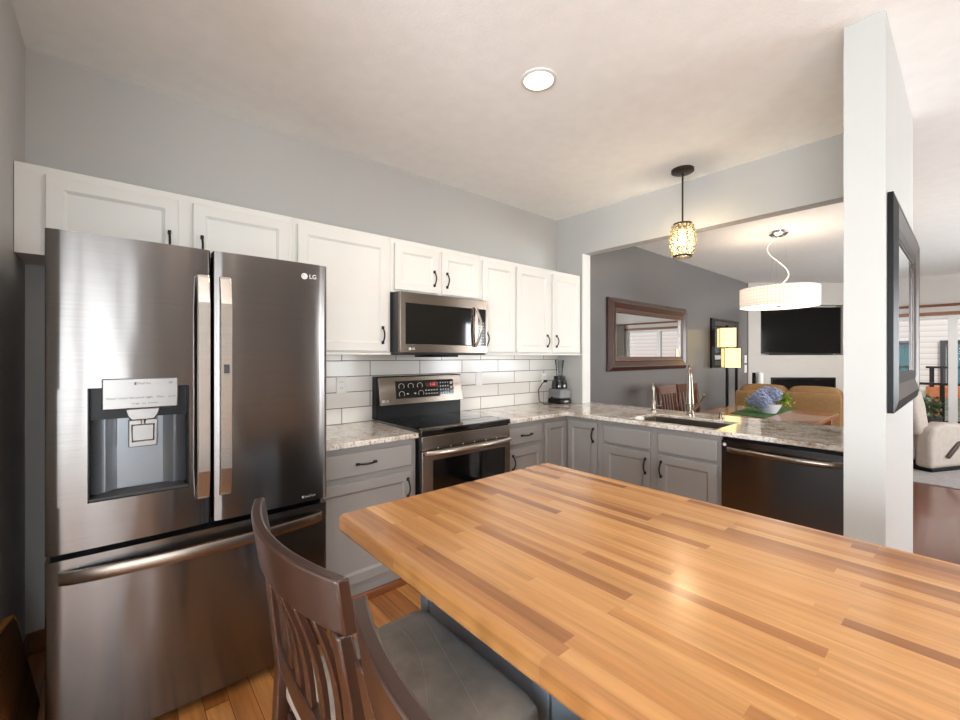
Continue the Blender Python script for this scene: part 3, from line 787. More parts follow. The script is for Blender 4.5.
# ------------------------------------------------------------------ dishwasher
t = thing('dishwasher', 'black stainless dishwasher with bowed bar handle at the partition wall', 'dishwasher', (3.5, -2.13, 0))
FD = FP(3.215)
MB(FD).box(1.826, -.60, .02, 2.422, 0, .872).build('body', M['black'], t, .002)
MB(FD).box(1.83, -.05, 0, 2.42, -.04, .10).build('toe_kick', M['black'], t)
dd = MB(FD); 
dd.prism([(1.829, .001)]+[(1.829+.592*i/16, .030+.008*(1-(i/8-1)**2)) for i in range(17)]+[(2.421, .001)], .105, .862, 'z')
dd = dd.build('door', M['steel'], t, 0, True, angle=25)
m = MB(FD); n = 28; rings = []
for i in range(n+1):
    a = i/n; u = 1.862+(2.415-1.862)*a; o = .036+.045*math.sin(PI*a)**.6
    rings.append([m.v(p) for p in ((u, o, .793), (u, o+.006, .800), (u, o+.006, .817), (u, o, .824), (u, o-.014, .824), (u, o-.014, .793))])
for A, B in zip(rings, rings[1:]):
    for k in range(6): m.face([A[k], A[(k+1) % 6], B[(k+1) % 6], B[k]])
m.face(rings[0]); m.face(rings[-1])
m.build('handle', M['warmsteel'], dd, 0, True, angle=50)
MB(FD).lathe([(.010, .0335), (.010, .036)], (1.848, 0, .836), 16, 'y').build('logo', M['ink'], dd)
struct(MB(FD).box(2.424, -.60, 0, 2.484, 0, .882).build('trim_3', M['grey']))

# ------------------------------------------------------------------ island
t = thing('island_base', 'grey painted island base, bluish window light in its colour, under the butcher block top', 'island', (1.4, -2.4, 0))
ix0, ix1, iy1, iy0 = .809, 1.754, -1.6255, -3.20
box(1.07, iy0+.10, 0, ix1-.06, -1.695, .872).build('body', M['island'], t, .002)
for (a, b) in ((-1.735, -1.695), (-2.225, -2.175), (-2.72, -2.67), (iy0+.10, iy0+.15)):
    box(1.058, a, 0, 1.0695, b, .872).build('stile', M['island'], t, .002)
for (a, b) in ((-2.172, -1.738), (-2.667, -2.228), (iy0+.153, -2.723)):
    box(1.064, a, .12, 1.0695, b, .868).build('panel', M['island'], t, .001)
box(1.056, iy0+.10, 0, 1.0635, -1.738, .115).build('plinth', M['island'], t, .002)
m = MB(); rr = .03; out = []
for (cx, cy, a0) in ((ix1-rr, iy1-rr, 0), (ix0+rr, iy1-rr, PI/2), (ix0+rr, iy0+rr, PI), (ix1-rr, iy0+rr, 1.5*PI)):
    for k in range(7):
        a = a0+PI/2*k/6; out.append((cx+rr*math.cos(a), cy+rr*math.sin(a)))
m.prism(out, .873, .917, 'z')
o = m.build('butcher_block_top', M['block'], None, .009, seg=4)
tag(o, 'large honey-coloured butcher block island worktop in the foreground', 'worktop')

# ------------------------------------------------------------------ counter chairs
def make_chair(label):
    t = thing('counter_chair', label, 'chair', (.82, -2.0, 0), 'dark wooden counter chairs at the island')
    O = Matrix.Translation((.82, -2.0, 0))
    # upholstered seat
    MB(O).cushion(-.20, -.24, .555, .207, .24, .636, .034, .014, 10).build('seat', M['leather'], t, 0, True)
    sm = MB(O)
    def seam(pts):
        sm.tube([(x, y,   .6490-.05*(x-.02)**2-.06*y*y) for x, y in pts], .0011, 5)
    seam([(-.02+.10*math.sin(a*1.1), -.13+.30*a/1.6) for a in [.1*k for k in range(17)]])
    seam([(.10-.14*k/10, .19-.22*k/10) for k in range(11)]); seam([(.155-.09*k/10, .15-.34*k/10) for k in range(11)])
    ps = t.children[0]
    sm.build('seam', M['leather'], ps)
    for s in (-1, 1):
        y = s*.205
        MB(O).box(-.19, y-.015, .485, .165, y+.015, .554).build('apron', M['chair'], t, .003)
    MB(O).box(.145, -.19, .485, .17, .19, .554).build('apron', M['chair'], t, .003)
    MB(O).box(-.20, -.19, .485, -.175, .19, .554).build('apron', M['chair'], t, .003)
    for s in (-1, 1):
        y = s*.215
        MB(O).hexa([(.138, y-.014, 0), (.168, y-.014, 0), (.168, y+.014, 0), (.138, y+.014, 0)],
                   [(.130, y-.02, .554), (.172, y-.02, .554), (.172, y+.02, .554), (.130, y+.02, .554)]).build('leg', M['chair'], t, .003)
        # rear leg and back post in one raked piece
        q = MB(O); yo = s*.222
        P = [(-.245, 0), (-.205, .50), (-.198, .66), (-.222, .86), (-.243, .966)]
        for (xa, za), (xb, zb) in zip(P, P[1:]):
            ha = .017 if za < .7 else .014; hb = .017 if zb < .7 else (.014 if zb < .9 else .012)
            q.hexa([(xa-ha, yo-.018, za), (xa+ha, yo-.018, za), (xa+ha, yo+.018, za), (xa-ha, yo+.018, za)],
                   [(xb-hb, yo-.018, zb), (xb+hb, yo-.018, zb), (xb+hb, yo+.018, zb), (xb-hb, yo+.018, zb)])
        bmesh.ops.remove_doubles(q.bm, verts=q.bm.verts[:], dist=1e-5)
        bmesh.ops.delete(q.bm, geom=[f for f in q.bm.faces if abs(f.normal.z) > .98 and .01 < f.calc_center_median().z < .95], context='FACES_ONLY')
        q.build('leg', M['chair'], t, .004, True)
    bow = lambda y: -.038*(1-(y/.222)**2)
    xz = lambda z: -.256+(1.052-z)*.17 if z > .86 else -.222+(.86-z)*.12
    # top rail, bowed backward
    q = MB(O); n = 20; rings = []
    for i in range(n+1):
        y = -.240+.480*i/n; x = xz(1.0)+bow(y); zt = 1.052; zb = .962
        rings.append([q.v(p) for p in ((x-.011+.008, y, zb), (x+.011+.008, y, zb), (x+.011-.006, y, zt), (x-.011-.006, y, zt))])
    for A, B in zip(rings, rings[1:]):
        for k in range(4): q.face([A[k], A[(k+1) % 4], B[(k+1) % 4], B[k]])
    q.face(rings[0]); q.face(rings[-1])
    q.build('top_rail', M['chair'], t, .004, True)
    q = MB(O); rings = []
    for i in range(n+1):
        y = -.2045+.409*i/n; x = xz(.70)+bow(y)*.45
        rings.append([q.v(p) for p in ((x-.010, y, .675), (x+.010, y, .675), (x+.010, y, .725), (x-.010, y, .725))])
    for A, B in zip(rings, rings[1:]):
        for k in range(4): q.face([A[k], A[(k+1) % 4], B[(k+1) % 4], B[k]])
    q.face(rings[0]); q.face(rings[-1])
    q.build('lower_rail', M['chair'], t, .003, True)
    for k in range(6):
        y = -.158+.0632*k; q = MB(O); m_ = 6; R_ = []
        for i in range(m_+1):
            a = i/m_; z = .724+(.964-.724)*a; x = (xz(.70)+bow(y)*.45)*(1-a)+(xz(.965)+bow(y))*a+.012*math.sin(PI*a)
            R_.append([q.v(p) for p in ((x-.006, y-.013, z), (x+.006, y-.013, z), (x+.006, y+.013, z), (x-.006, y+.013, z))])
        for A, B in zip(R_, R_[1:]):
            for j in range(4): q.face([A[j], A[(j+1) % 4], B[(j+1) % 4], B[j]])
        q.face(R_[0]); q.face(R_[-1])
        q.build('slat', M['chair'], t, .002, True)
    for s in (-1, 1): MB(O).box(-.215, s*.215-.009, .22, .145, s*.215+.009, .25).build('stretcher', M['chair'], t, .003)
    MB(O).box(.146, -.20, .20, .164, .20, .235).build('footrest', M['chair'], t, .003)
    return t
c1 = make_chair('dark cherry slat-back counter chair whose grey leather seat shows, nearer to the refrigerator')
copy_thing(c1, (.82, -2.535, 0), 'nearer dark cherry counter chair cut off by the bottom edge, only its top rail seen')

# leaning rustic board in the gap by the refrigerator
LBM = Matrix.Translation((.085, -.46, 0)) @ Matrix.Rotation(math.radians(-10), 4, 'Y')
t = thing('wooden_board', 'rustic brown wooden board leaning on the left wall beside the refrigerator', 'board', (.1, -.8, 0))
m = MB(LBM); m.prism([(0, .012), (0, .37), (-.02, .395), (-.52, .50), (-.62, .44), (-.66, .012)], -.015, .010, 'x'); m.build('slab', M['rustic'], t, .003)
m = MB(LBM); m.prism([(.004, .36), (-.02, .397), (-.522, .503), (-.522, .512), (-.018, .406), (.010, .366)], -.016, .011, 'x'); m.build('raw_edge', M['rustedge'], t)

# ------------------------------------------------------------------ small kitchen things
def outlet(x, z, label, y=-.0105, duplex=True, group='wall outlets'):
    t = thing('wall_outlet', label, 'outlet', (x, y, z), group)
    box(x-.036, y-.006, z-.058, x+.036, y, z+.058).build('plate', M['outlet'], t, .003)
    q = MB()
    if duplex:
        for s in (-1, 1):
            q.lathe([(.016, -.0075), (.016, -.006)], (x, y, z+s*.021), 16, 'y')
        f = q.build('socket', M['outlet'], t)
        e = MB()
        for s in (-1, 1):
            for d in (-.006, .006): e.box(x+d-.0012, y-.0082, z+s*.021-.004, x+d+.0012, y-.0074, z+s*.021+.006)
        e.build('slots', M['inkd'], f)
    else:
        q.box(x-.016, y-.009, z-.033, x+.016, y-.006, z+.033); q.build('rocker', M['outlet'], t, .002)
    return t
outlet(1.495, 1.183, 'white duplex outlet on the tile left of the range')
outlet(2.745, 1.183, 'white switch plate on the tile right of the range', duplex=False)
outlet(3.615, 1.150, 'white outlet behind the blender with its black plug')

t = thing('countertop_blender', 'black countertop blender with clear jar in the counter corner', 'blender', (3.705, -.15, .914))
bx, by = 3.672, -.165
MB().hexa([(bx-.085, by-.085, .9145), (bx+.085, by-.085, .9145), (bx+.085, by+.085, .9145), (bx-.085, by+.085, .9145)],
          [(bx-.082, by-.082, .965), (bx+.082, by-.082, .965), (bx+.082, by+.082, .965), (bx-.082, by+.082, .965)]).build('base', M['black'], t, .012, True)
MB().hexa([(bx-.080, by-.080, .965), (bx+.080, by-.080, .965), (bx+.080, by+.080, .965), (bx-.080, by+.080, .965)],
          [(bx-.074, by-.074, 1.06), (bx+.074, by-.074, 1.06), (bx+.074, by+.074, 1.06), (bx-.074, by+.074, 1.06)]).build('motor_housing', paint('grey_metallic_plastic', S(120, 118, 118), .35, .05, metal=.6), t, .01, True)
MB().lathe([(.078, 0), (.080, .02), (.072, .075), (.060, .095)], (bx, by, 1.06), 28).build('collar', M['blackglass'], t, 0, True)
MB().lathe([(.055, .0), (.055, .03)], (bx, by, 1.155), 24).build('jar_base', M['black'], t, 0, True)
MB().lathe([(.030, 0), (.032, .06), (.046, .16), (.043, .16), (.029, .06), (.027, 0)], (bx, by, 1.185), 24).build('jar', M['clearglass'], t, 0, True)
MB().lathe([(.006, 0), (.006, .14)], (bx-.012, by, 1.186), 10).build('blade_stem', M['chrome'], t)
q = MB(); q.box(bx-.03, by-.0865, .930, bx+.03, by-.084, .944); q.build('badge', M['ink'], t)
MB().tube([(bx-.075, by+.03, .985), (bx-.12, by+.02, .95), (bx-.15, by+.0, .918), (bx-.19, by+.03, .917), (bx-.20, by+.09, .94), (bx-.17, by+.125, 1.05), (bx-.12, by+.118, 1.11), (3.615, -.03, 1.129)], .0045, 8).build('cord', M['black'], t, 0, True)
box(3.598, -.045, 1.118, 3.632, -.0195, 1.142).build('plug', M['black'], t, .004)

# recessed ceiling lights
def recessed(x, y, label):
    t = thing('recessed_light', label, 'ceiling light', (x, y, H), 'recessed ceiling lights')
    MB().lathe([(.075, -.0005), (.092, -.0005), (.092, -.006), (.075, -.010)], (x, y, H), 36, cap=False).build('trim_ring', M['trimw'], t, 0, True)
    MB().lathe([(.075, -.003), (.0, -.005)], (x, y, H), 36, cap=False).build('lens', M['downlight'], t, 0, True)
    l = light('downlight', 'SPOT', (x, y, H-.03), 24, (1, .88, .74), (0, 0, -1), soft=.07); l.data.spot_size = math.radians(150); l.data.spot_blend = .6
    return t
recessed(1.968, -1.393, 'round white recessed ceiling light, lit, near the middle of the kitchen ceiling')
recessed(.95, -3.55, 'unseen round recessed ceiling light added by the near end of the kitchen island')  # out-of-view fixture, kept for its light on refrigerator and island
recessed(10.0, -1.80, 'recessed light near the television wall, hidden behind the partition')

# crystal pendant over the sink
px_, py_ = 3.598, -1.408
t = thing('crystal_pendant', 'small bronze pendant with crystal barrel shade hanging over the sink', 'pendant lamp', (px_, py_, H))
MB().lathe([(.080, 0), (.080, -.020), (.070, -.026), (.012, -.028)], (px_, py_, H), 32).build('canopy', M['bronze'], t, 0, True)
MB().tube([(px_, py_, H-.02), (px_, py_, 2.395)], .0065, 10).build('stem', M['bronze'], t, 0, True)
cage = MB(); zc = 2.266; hh = .122
rad = lambda z: .063+.024*(1-((z-zc)/hh)**2)
for z, th in ((zc+hh, .007), (zc-hh, .006)):
    cage.lathe([(rad(z)-.006, -th), (rad(z)+.004, -th), (rad(z)+.004, th), (rad(z)-.006, th), (rad(z)-.006, -th)], (px_, py_, z), 32, cap=False)
cage.lathe([(.012, 0), (rad(zc+hh), -.002), (rad(zc+hh), .006), (.012, .02)], (px_, py_, zc+hh), 32)
for k in range(8):
    a = 2*PI*k/8
    cage.tube([(px_+(rad(z)-.002)*math.cos(a), py_+(rad(z)-.002)*math.sin(a), z) for z in [zc-hh+2*hh*i/10 for i in range(11)]], .0022, 6)
cg = cage.build('cage', M['bronze'], t, 0, True)
cr_ = MB(); random.seed(3)
for r_ in range(8):
    z = zc-hh+.02+(2*hh-.04)*r_/7
    for k in range(16):
        a = 2*PI*(k+.5*(r_ % 2))/16
        cr_.ball((px_+rad(z)*math.cos(a), py_+rad(z)*math.sin(a), z), .0145, 1, (.85, .85, 1.05))
cb = cr_.build('crystal_beads', M['crystal'], t)
MB().lathe([(.008, .07), (.016, .05), (.026, .0), (.018, -.03), (.0, -.04)], (px_, py_, zc+.015), 16, cap=False).build('bulb', M['bulb'], t, 0, True)
light('pendant_light', 'POINT', (px_, py_, zc-.01), 14, (1, .78, .5), soft=.045)

# drum chandelier in the dining area
dx_, dy_ = 6.068, -1.405
t = thing('drum_chandelier', 'large white fabric drum chandelier on a chrome canopy over the dining table', 'pendant lamp', (dx_, dy_, H))
MB().lathe([(.098, 0), (.094, -.028), (.066, -.052), (.03, -.06)], (dx_, dy_, H), 32).build('canopy', M['chrome'], t, 0, True)
R0 = .38; z0, z1 = 1.950, 2.158
sh = MB(); seg = 72; uvl = sh.bm.loops.layers.uv.new('UVMap')
A = [sh.v((dx_+R0*math.cos(2*PI*k/seg), dy_+R0*math.sin(2*PI*k/seg), z0)) for k in range(seg)]
B = [sh.v((dx_+R0*math.cos(2*PI*k/seg), dy_+R0*math.sin(2*PI*k/seg), z1)) for k in range(seg)]
for k in range(seg):
    f = sh.face([A[k], A[(k+1) % seg], B[(k+1) % seg], B[k]])
    for lp, (u, v_) in zip(f.loops, ((k, z0), (k+1, z0), (k+1, z1), (k, z1))): lp[uvl].uv = (u*2*PI*R0/seg, v_)
o = sh.build('shade', M['shade_drum'], t, 0, True)
sl = o.modifiers.new('s', 'SOLIDIFY'); sl.thickness = .003
rm = MB()
for z in (z0, z1): rm.lathe([(R0-.004, -.004), (R0+.003, -.004), (R0+.003, .004), (R0-.004, .004), (R0-.004, -.004)], (dx_, dy_, z), 72, cap=False)
a = math.atan2(CAM.y-dy_, CAM.x-dx_)+.03
rm.box(-.002, -.002, z0, .002, .002, z1)
for v in rm.bm.verts[-8:]: v.co += Vector((dx_+(R0+.001)*math.cos(a), dy_+(R0+.001)*math.sin(a), 0))
rm.build('rim', M['trimw'], o)
MB().lathe([(R0-.006, 0), (R0-.006, .004), (.0, .004)], (dx_, dy_, z0+.004), 64, cap=False).build('diffuser', M['diffuser'], t, 0, True)
MB().lathe([(.0, -.012), (.025, -.010), (.03, .0)], (dx_, dy_, z0+.004), 20, cap=False).build('finial', M['nickel'], t, 0, True)
MB().lathe([(.08, 0), (.08, .02), (.03, .03)], (dx_, dy_, z1-.002), 24).build('hub', M['outlet'], t, 0, True)
cd = []
for i in range(25):
    a_ = i/24; z = H-.06+(z1+.02-H+.06)*a_
    s_ = .13*math.sin(2*PI*a_)*(1 if a_ < .5 else .9)
    cd.append((dx_-.758*s_*1.0, dy_+.652*s_*1.0, z))
MB().tube(cd, .0055, 8).build('cord', M['outlet'], t, 0, True)
for k in range(3):
    a_ = 2*PI*k/3+1.1
    MB().tube([(dx_+.05*math.cos(a_), dy_+.05*math.sin(a_), H-.055), (dx_+.12*math.cos(a_), dy_+.12*math.sin(a_), z1)], .0007, 6).build('cable', M['chrome'], t)
MB().box(dx_-R0+.004, dy_-.006, z1-.012, dx_+R0-.004, dy_+.006, z1-.004).build('spider', M['chrome'], t)
light('chandelier_uplight', 'POINT', (dx_, dy_, z1+.10), 1.5, (1, .86, .68), soft=.12)

# ------------------------------------------------------------------ mirrors
def framed(name, label, F, u0, u1, z0, z1, rings, glassmat='mirror', cat='mirror'):
    """rings: (name, inset from, inset to, front depth a, front depth b, material)"""
    t = thing(name, label, cat, tuple(F @ Vector(((u0+u1)/2, .001, z0))))
    for (nm, i0, i1, d0, d1, mt) in rings:
        q = MB(F)
        P = lambda i: [(u0+i, z0+i), (u1-i, z0+i), (u1-i, z1-i), (u0+i, z1-i)]
        A, B = P(i0), P(i1)
        for k in range(4):
            j = (k+1) % 4
            q.hexa([(A[k][0], .002, A[k][1]), (A[j][0], .002, A[j][1]), (B[j][0], .002, B[j][1]), (B[k][0], .002, B[k][1])],
                   [(A[k][0], d0, A[k][1]), (A[j][0], d0, A[j][1]), (B[j][0], d1, B[j][1]), (B[k][0], d1, B[k][1])])
        q.build(nm, M[mt], t)
    ii = rings[-1][2]
    MB(F).box(u0+ii-.003, .003, z0+ii-.003, u1-ii+.003, .010, z1-ii+.003).build('glass', M[glassmat], t)
    return t
FW = FB(0)
framed('wall_mirror', 'large mahogany framed mirror on the charcoal dining wall', FW, 4.755, 6.84, 1.20, 2.09,
       [('outer_moulding', 0, .05, .03, .07, 'mahog'), ('outer_bead', .05, .059, .076, .074, 'silverframe'), ('middle_moulding', .059, .125, .068, .04, 'mahog'), ('inner_bead', .125, .134, .050, .048, 'silverframe'), ('inner_moulding', .134, .165, .044, .034, 'mahogp'), ('inner_lip', .165, .175, .03, .02, 'silverframe')])
framed('wall_mirror', 'smaller dark framed mirror behind the floor lamp', FW, 7.83, 9.06, 1.185, 2.02,
       [('outer_moulding', 0, .05, .03, .06, 'blackframe'), ('middle_moulding', .05, .12, .06, .03, 'silverframe'), ('inner_lip', .12, .14, .034, .02, 'blackframe')])
framed('wall_mirror', 'black and bronze framed mirror on the partition wall at right', FB(-2.6175), 2.752, 3.925, 1.145, 2.065,
       [('outer_moulding', 0, .05, .020, .032, 'blackframe'), ('bronze_moulding', .05, .115, .031, .016, 'goldframe'), ('inner_moulding', .115, .15, .022, .018, 'blackframe'), ('inner_lip', .15, .16, .017, .012, 'goldframe')])
for z, lb in ((1.325, 'upper'), (1.14, 'lower')):
    q = thing('light_switch', 'white switch plate on the charcoal wall near the corner, '+lb+' of two', 'switch', (9.52, -.001, z), 'switch plates by the fireplace')
    box(9.46, -.008, z-.075, 9.58, -.0005, z+.075).build('plate', M['outlet'], q, .002)
    for dx2 in (9.495, 9.545): box(dx2-.015, -.012, z-.03, dx2+.015, -.008, z+.03).build('rocker', M['outlet'], q)

# ------------------------------------------------------------------ dining furniture
t = thing('dining_table', 'glossy brown wooden dining table beyond the counter', 'table', (5.45, -1.385, 0))
box(4.62, -1.91, .725, 6.28, -.86, .76).build('tabletop', M['table'], t, .006)
box(4.72, -1.81, .64, 6.18, -.96, .7245).build('apron', M['table'], t, .003)
for x in (4.70, 6.20):
    for y in (-1.83, -.94): box(x-.035, y-.035, 0, x+.035, y+.035, .7245).build('leg', M['table'], t, .004)
rn = MB()
rn.prism([(5.24, -1.50), (5.36, -1.14), (6.46, -1.06), (6.50, -1.48)], .7605, .7635, 'z')
tag(rn.build('table_runner', M['green']), 'dark green cloth laid across the dining table under the flowers', 'table runner')
t = thing('flower_pot', 'white ceramic bowl of blue hydrangeas and lime leaves on the green cloth', 'flowers', (5.73, -1.40, .764))
fx_, fyy = 5.73, -1.40
MB().lathe([(.07, 0), (.10, .05), (.125, .10), (.118, .10), (.09, .05), (.0, .045)], (fx_, fyy, .764), 28, cap=False).build('bowl', M['pot'], t, 0, True)
random.seed(5)
heads = [(-.06, .06, .17, .085), (.0, -.05, .20, .075), (-.10, .02, .13, .075), (-.05, .13, .12, .07), (.0, .03, .22, .07)]
for (a, b, c, r) in heads:
    q = MB()
    for k in range(90):
        d = Vector((random.gauss(0, 1), random.gauss(0, 1), random.gauss(0, 1))).normalized()
        q.ball(Vector((fx_+a, fyy+b, .764+c))+d*r*.9, r*.22, 1, (1, 1, .8))
    q.ball((fx_+a, fyy+b, .764+c), r*.82, 2)
    q.build('flower_head', M['hyd'], t)
q = MB()
for k in range(230):
    side = random.random()
    a = random.uniform(0, 2*PI)
    if side < .62: ctr = Vector((fx_+.06, fyy-.12, .764+.15))
    else: ctr = Vector((fx_-.05, fyy+.15, .764+.10))
    p = ctr+Vector((random.gauss(0, .035), random.gauss(0, .04), random.gauss(0, .035)))
    p.z = max(p.z, .80)
    d = Vector((random.gauss(0, 1), random.gauss(0, 1), random.gauss(.5, .8))).normalized()
    w = d.cross(Vector((.3, .2, 1))).normalized()*.012; L = d*random.uniform(.035, .06); n_ = d.cross(w).normalized()*.004
    vs = [q.v(p-L*.4), q.v(p+w+n_), q.v(p+L*.6), q.v(p-w+n_)]; q.face(vs)
    v2 = [q.v(p-L*.4-n_*.3), q.v(p-w), q.v(p+L*.6-n_*.3), q.v(p+w)]; q.face(v2)
q.build('leaves', M['leaf'], t)

def dining_chair(loc, label, rz):
    t = thing('dining_chair', label, 'chair', (0, 0, 0), 'dining chairs at the wooden table')
    MB().cushion(-.22, -.21, .44, .22, .21, .49, .03, .01, 6).build('seat', M['leather'], t, 0, True)
    for s in (-1, 1):
        MB().box(s*.19-.018, -.20, 0, s*.19+.018, -.164, .44).build('leg', M['chairb'], t, .003)
        q = MB()
        P = [(.19, 0), (.195, .46), (.27, 1.02)]
        for (ya, za), (yb2, zb) in zip(P, P[1:]):
            q.hexa([(s*.215-.018, ya-.016, za), (s*.215+.018, ya-.016, za), (s*.215+.018, ya+.016, za), (s*.215-.018, ya+.016, za)],
                   [(s*.215-.018, yb2-.016, zb), (s*.215+.018, yb2-.016, zb), (s*.215+.018, yb2+.016, zb), (s*.215-.018, yb2+.016, zb)])
        q.build('leg', M['chairb'], t, .003)
    MB().hexa([(-.196, .235, .92), (.196, .235, .92), (.196, .260, .92), (-.196, .260, .92)], [(-.196, .250, 1.02), (.196, .250, 1.02), (.196, .275, 1.02), (-.196, .275, 1.02)]).build('top_rail', M['chairb'], t, .003)
    MB().box(-.196, .198, .54, .196, .216, .58).build('lower_rail', M['chairb'], t, .003)
    for k in range(5):
        x = -.145+.0725*k
        MB().hexa([(x-.012, .200, .58), (x+.012, .200, .58), (x+.012, .212, .58), (x-.012, .212, .58)], [(x-.012, .240, .92), (x+.012, .240, .92), (x+.012, .252, .92), (x-.012, .252, .92)]).build('slat', M['chairb'], t)
    t.location = loc; t.rotation_euler.z = rz
    return t
dc = dining_chair((5.46, -.66, 0), 'brown slat-back dining chair by the mirror wall, nearer to the sink', 0)
copy_thing(dc, (6.04, -.64, 0), 'brown slat-back dining chair by the mirror wall, seen just right of the faucet', None, -.12)

# ------------------------------------------------------------------ living room
t = thing('floor_lamp', 'tall dark two-post floor lamp with two glowing box shades', 'lamp', (7.74, -.36, 0))
lx, ly = 7.74, -.36
box(lx-.14, ly-.14, 0, lx+.14, ly+.14, .03).build('base', M['blackm'], t, .004)
for s in (-1, 1):
    MB().box(lx+s*.075*.758-.018, ly-s*.075*.652-.018, .03, lx+s*.075*.758+.018, ly-s*.075*.652+.018, 1.87).build('post', M['blackm'], t, .002)
LR = Matrix.Translation((lx, ly, 0)) @ Matrix.Rotation(math.radians(-60), 4, 'Z')
def shade(cx, cy, z0, z1, h=.116):
    q = MB(LR).box(cx-h, cy-h, z0, cx+h, cy+h, z1).build('lamp_shade', M['lampshade'], t, .003)
    k = MB(LR)
    for a in (-h, h):
        for b in (-h, h): k.box(cx+a-.005, cy+b-.005, z0-.004, cx+a+.005, cy+b+.005, z1+.004)
    k.build('shade_frame', M['blackm'], q)
shade(-.015, -.02, 1.205, 1.505); shade(-.06, .06, 1.53, 1.83)

t = thing('sofa', 'brown fabric loveseat seen from behind, facing the fireplace', 'sofa', (7.95, -1.1, .0125))
box(7.50, -1.62, .062, 8.35, -.60, .40).build('base', M['sofa'], t, .02)
MB().cushion(7.47, -1.745, .35, 7.68, -.48, .875, .05, .0, 8).build('backrest', M['sofa'], t, 0, True)
for (a, b) in ((-1.10, -.50), (-1.72, -1.115)):
    MB().cushion(7.60, a, .40, 7.86, b, .945, .09, .02, 8).build('back_cushion', M['sofa'], t, 0, True)
for (a, b) in ((-1.10, -.605), (-1.615, -1.115)): MB().cushion(7.84, a, .38, 8.38, b, .50, .05, .015, 8).build('seat_cushion', M['sofa'], t, 0, True)
for y in (-.54, -1.68): MB().cushion(7.50, y-.06, .062, 8.36, y+.06, .66, .05, .0, 8).build('armrest', M['sofa'], t, 0, True)
for x in (7.58, 8.28):
    for y in (-1.58, -.64): box(x-.025, y-.025, .0125, x+.025, y+.025, .062).build('foot', M['black'], t)

t = thing('television', 'wide flat black television in the fireplace wall niche', 'television', (10.4, -.66, 1.43))
MB(DW).box(.135, .03, 1.432, 1.705, .155, 2.335).build('housing', M['black'], t, .004)
MB(DW).box(.15, .0285, 1.452, 1.69, .0295, 2.322).build('screen', M['blackglass'], t)
MB(DW).box(.35, .02, 1.41, 1.55, .10, 1.428).build('sound_bar', M['black'], t, .003)
t = thing('linear_fireplace', 'black linear electric fireplace below the television', 'fireplace', (10.4, -.66, .66))
MB(DW).cells([.315, .355, 1.535, 1.575], [.655, .69, .935, .970], lambda i, j: not (i == 1 and j == 1), -.012, -.001, 'y').build('frame', M['black'], t, .002)
MB(DW).box(.35, -.006, .685, 1.54, -.001, .94).build('glass', M['blackglass'], t)
q = MB(DW); random.seed(9)
for k in range(24): q.ball((.42+.045*k+random.uniform(-.01, .01), -.012, .71+random.uniform(0, .02)), random.uniform(.014, .022), 1)
q.build('glass_pebbles', paint('grey_pebbles', S(120, 124, 136), .3, .3, 40), t)
t = thing('tower_speaker', 'small white cylinder with dark side standing by the wall corner behind the sofa', 'speaker', (9.3, -.35, 0))
MB().lathe([(.055, 0), (.055, 1.06), (.04, 1.08), (0, 1.085)], (9.32, -.30, 0), 20, cap=False).build('body', M['outlet'], t, 0, True)
box(9.20, -.26, 0, 9.25, -.21, 1.08).build('dark_panel', M['black'], t)

tag(box(6.95, -4.4, .0005, 9.6, -.42, .012).build('area_rug', M['rug'], None, .003), 'pale grey living room rug under sofa and recliner', 'rug')

# recliner: local frame, x = facing direction, y = its left side
RM = Matrix.Translation((7.52, -2.545, .0125)) @ Matrix.Rotation(math.radians(-26), 4, 'Z')
t = thing('recliner', 'beige fabric recliner with dark side lever near the sliding door', 'armchair', (7.9, -2.4, .012))
MB(RM).cushion(.05, .16, .10, .86, .58, .46, .06, .02, 8).build('seat', M['recl'], t, 0, True)
q = MB(RM)
pr = [(-.02, .42), (-.10, .72), (-.12, .90), (-.06, .97), (.04, .95), (.10, .80), (.16, .55), (.18, .40)]
q.prism(pr, .10, .66, 'y'); q.build('backrest', M['recl'], t, .05, True, 4)
for (a, b) in ((0, .17), (.58, .74)):
    q = MB(RM)
    pr = [(.0, .05), (.86, .05), (.93, .20), (.90, .40), (.84, .50), (.55, .56), (.25, .58), (.06, .52), (.0, .40)]
    q.prism(pr, a, b, 'y'); q.build('armrest', M['recl'], t, .045, True, 4)
MB(RM).box(.06, .03, 0, .80, .71, .055).build('base', M['black'], t, .01)
MB(RM).prism([(.22, .19), (.26, .16), (.42, .29), (.46, .36), (.41, .34)], -.028, -.001, 'y').build('lever', M['chair'], t, .006)

t = thing('curtain_rod', 'wooden curtain rod mounted above the sliding door', 'curtain rod', (11.0, -2.6, 2.24))
MB().tube([(XF-.08, -4.35, 2.27), (XF-.08, -1.45, 2.27)], .022, 14).build('rod', M['brownwood'], t, 0, True)
for y in (-1.5, -4.28): box(XF-.085, y-.012, 2.24, XF-.001, y+.012, 2.262).build('bracket', M['brownwood'], t)
def curtain(y0, y1, label):
    q = MB(); n = 60; P = []
    for i in range(n+1):
        a = i/n; P.append((XF-.08+.035*math.sin(a*2*PI*9), y0+(y1-y0)*a))
    q.prism(P+[(x+.004, y) for x, y in P[::-1]], .03, 2.247, 'z')
    tag(q.build('curtain', M['curtain'], None, 0, True), label, 'curtain')
curtain(-4.2, -3.58, 'grey curtain hanging beside the sliding door, seen only in the large mirror')

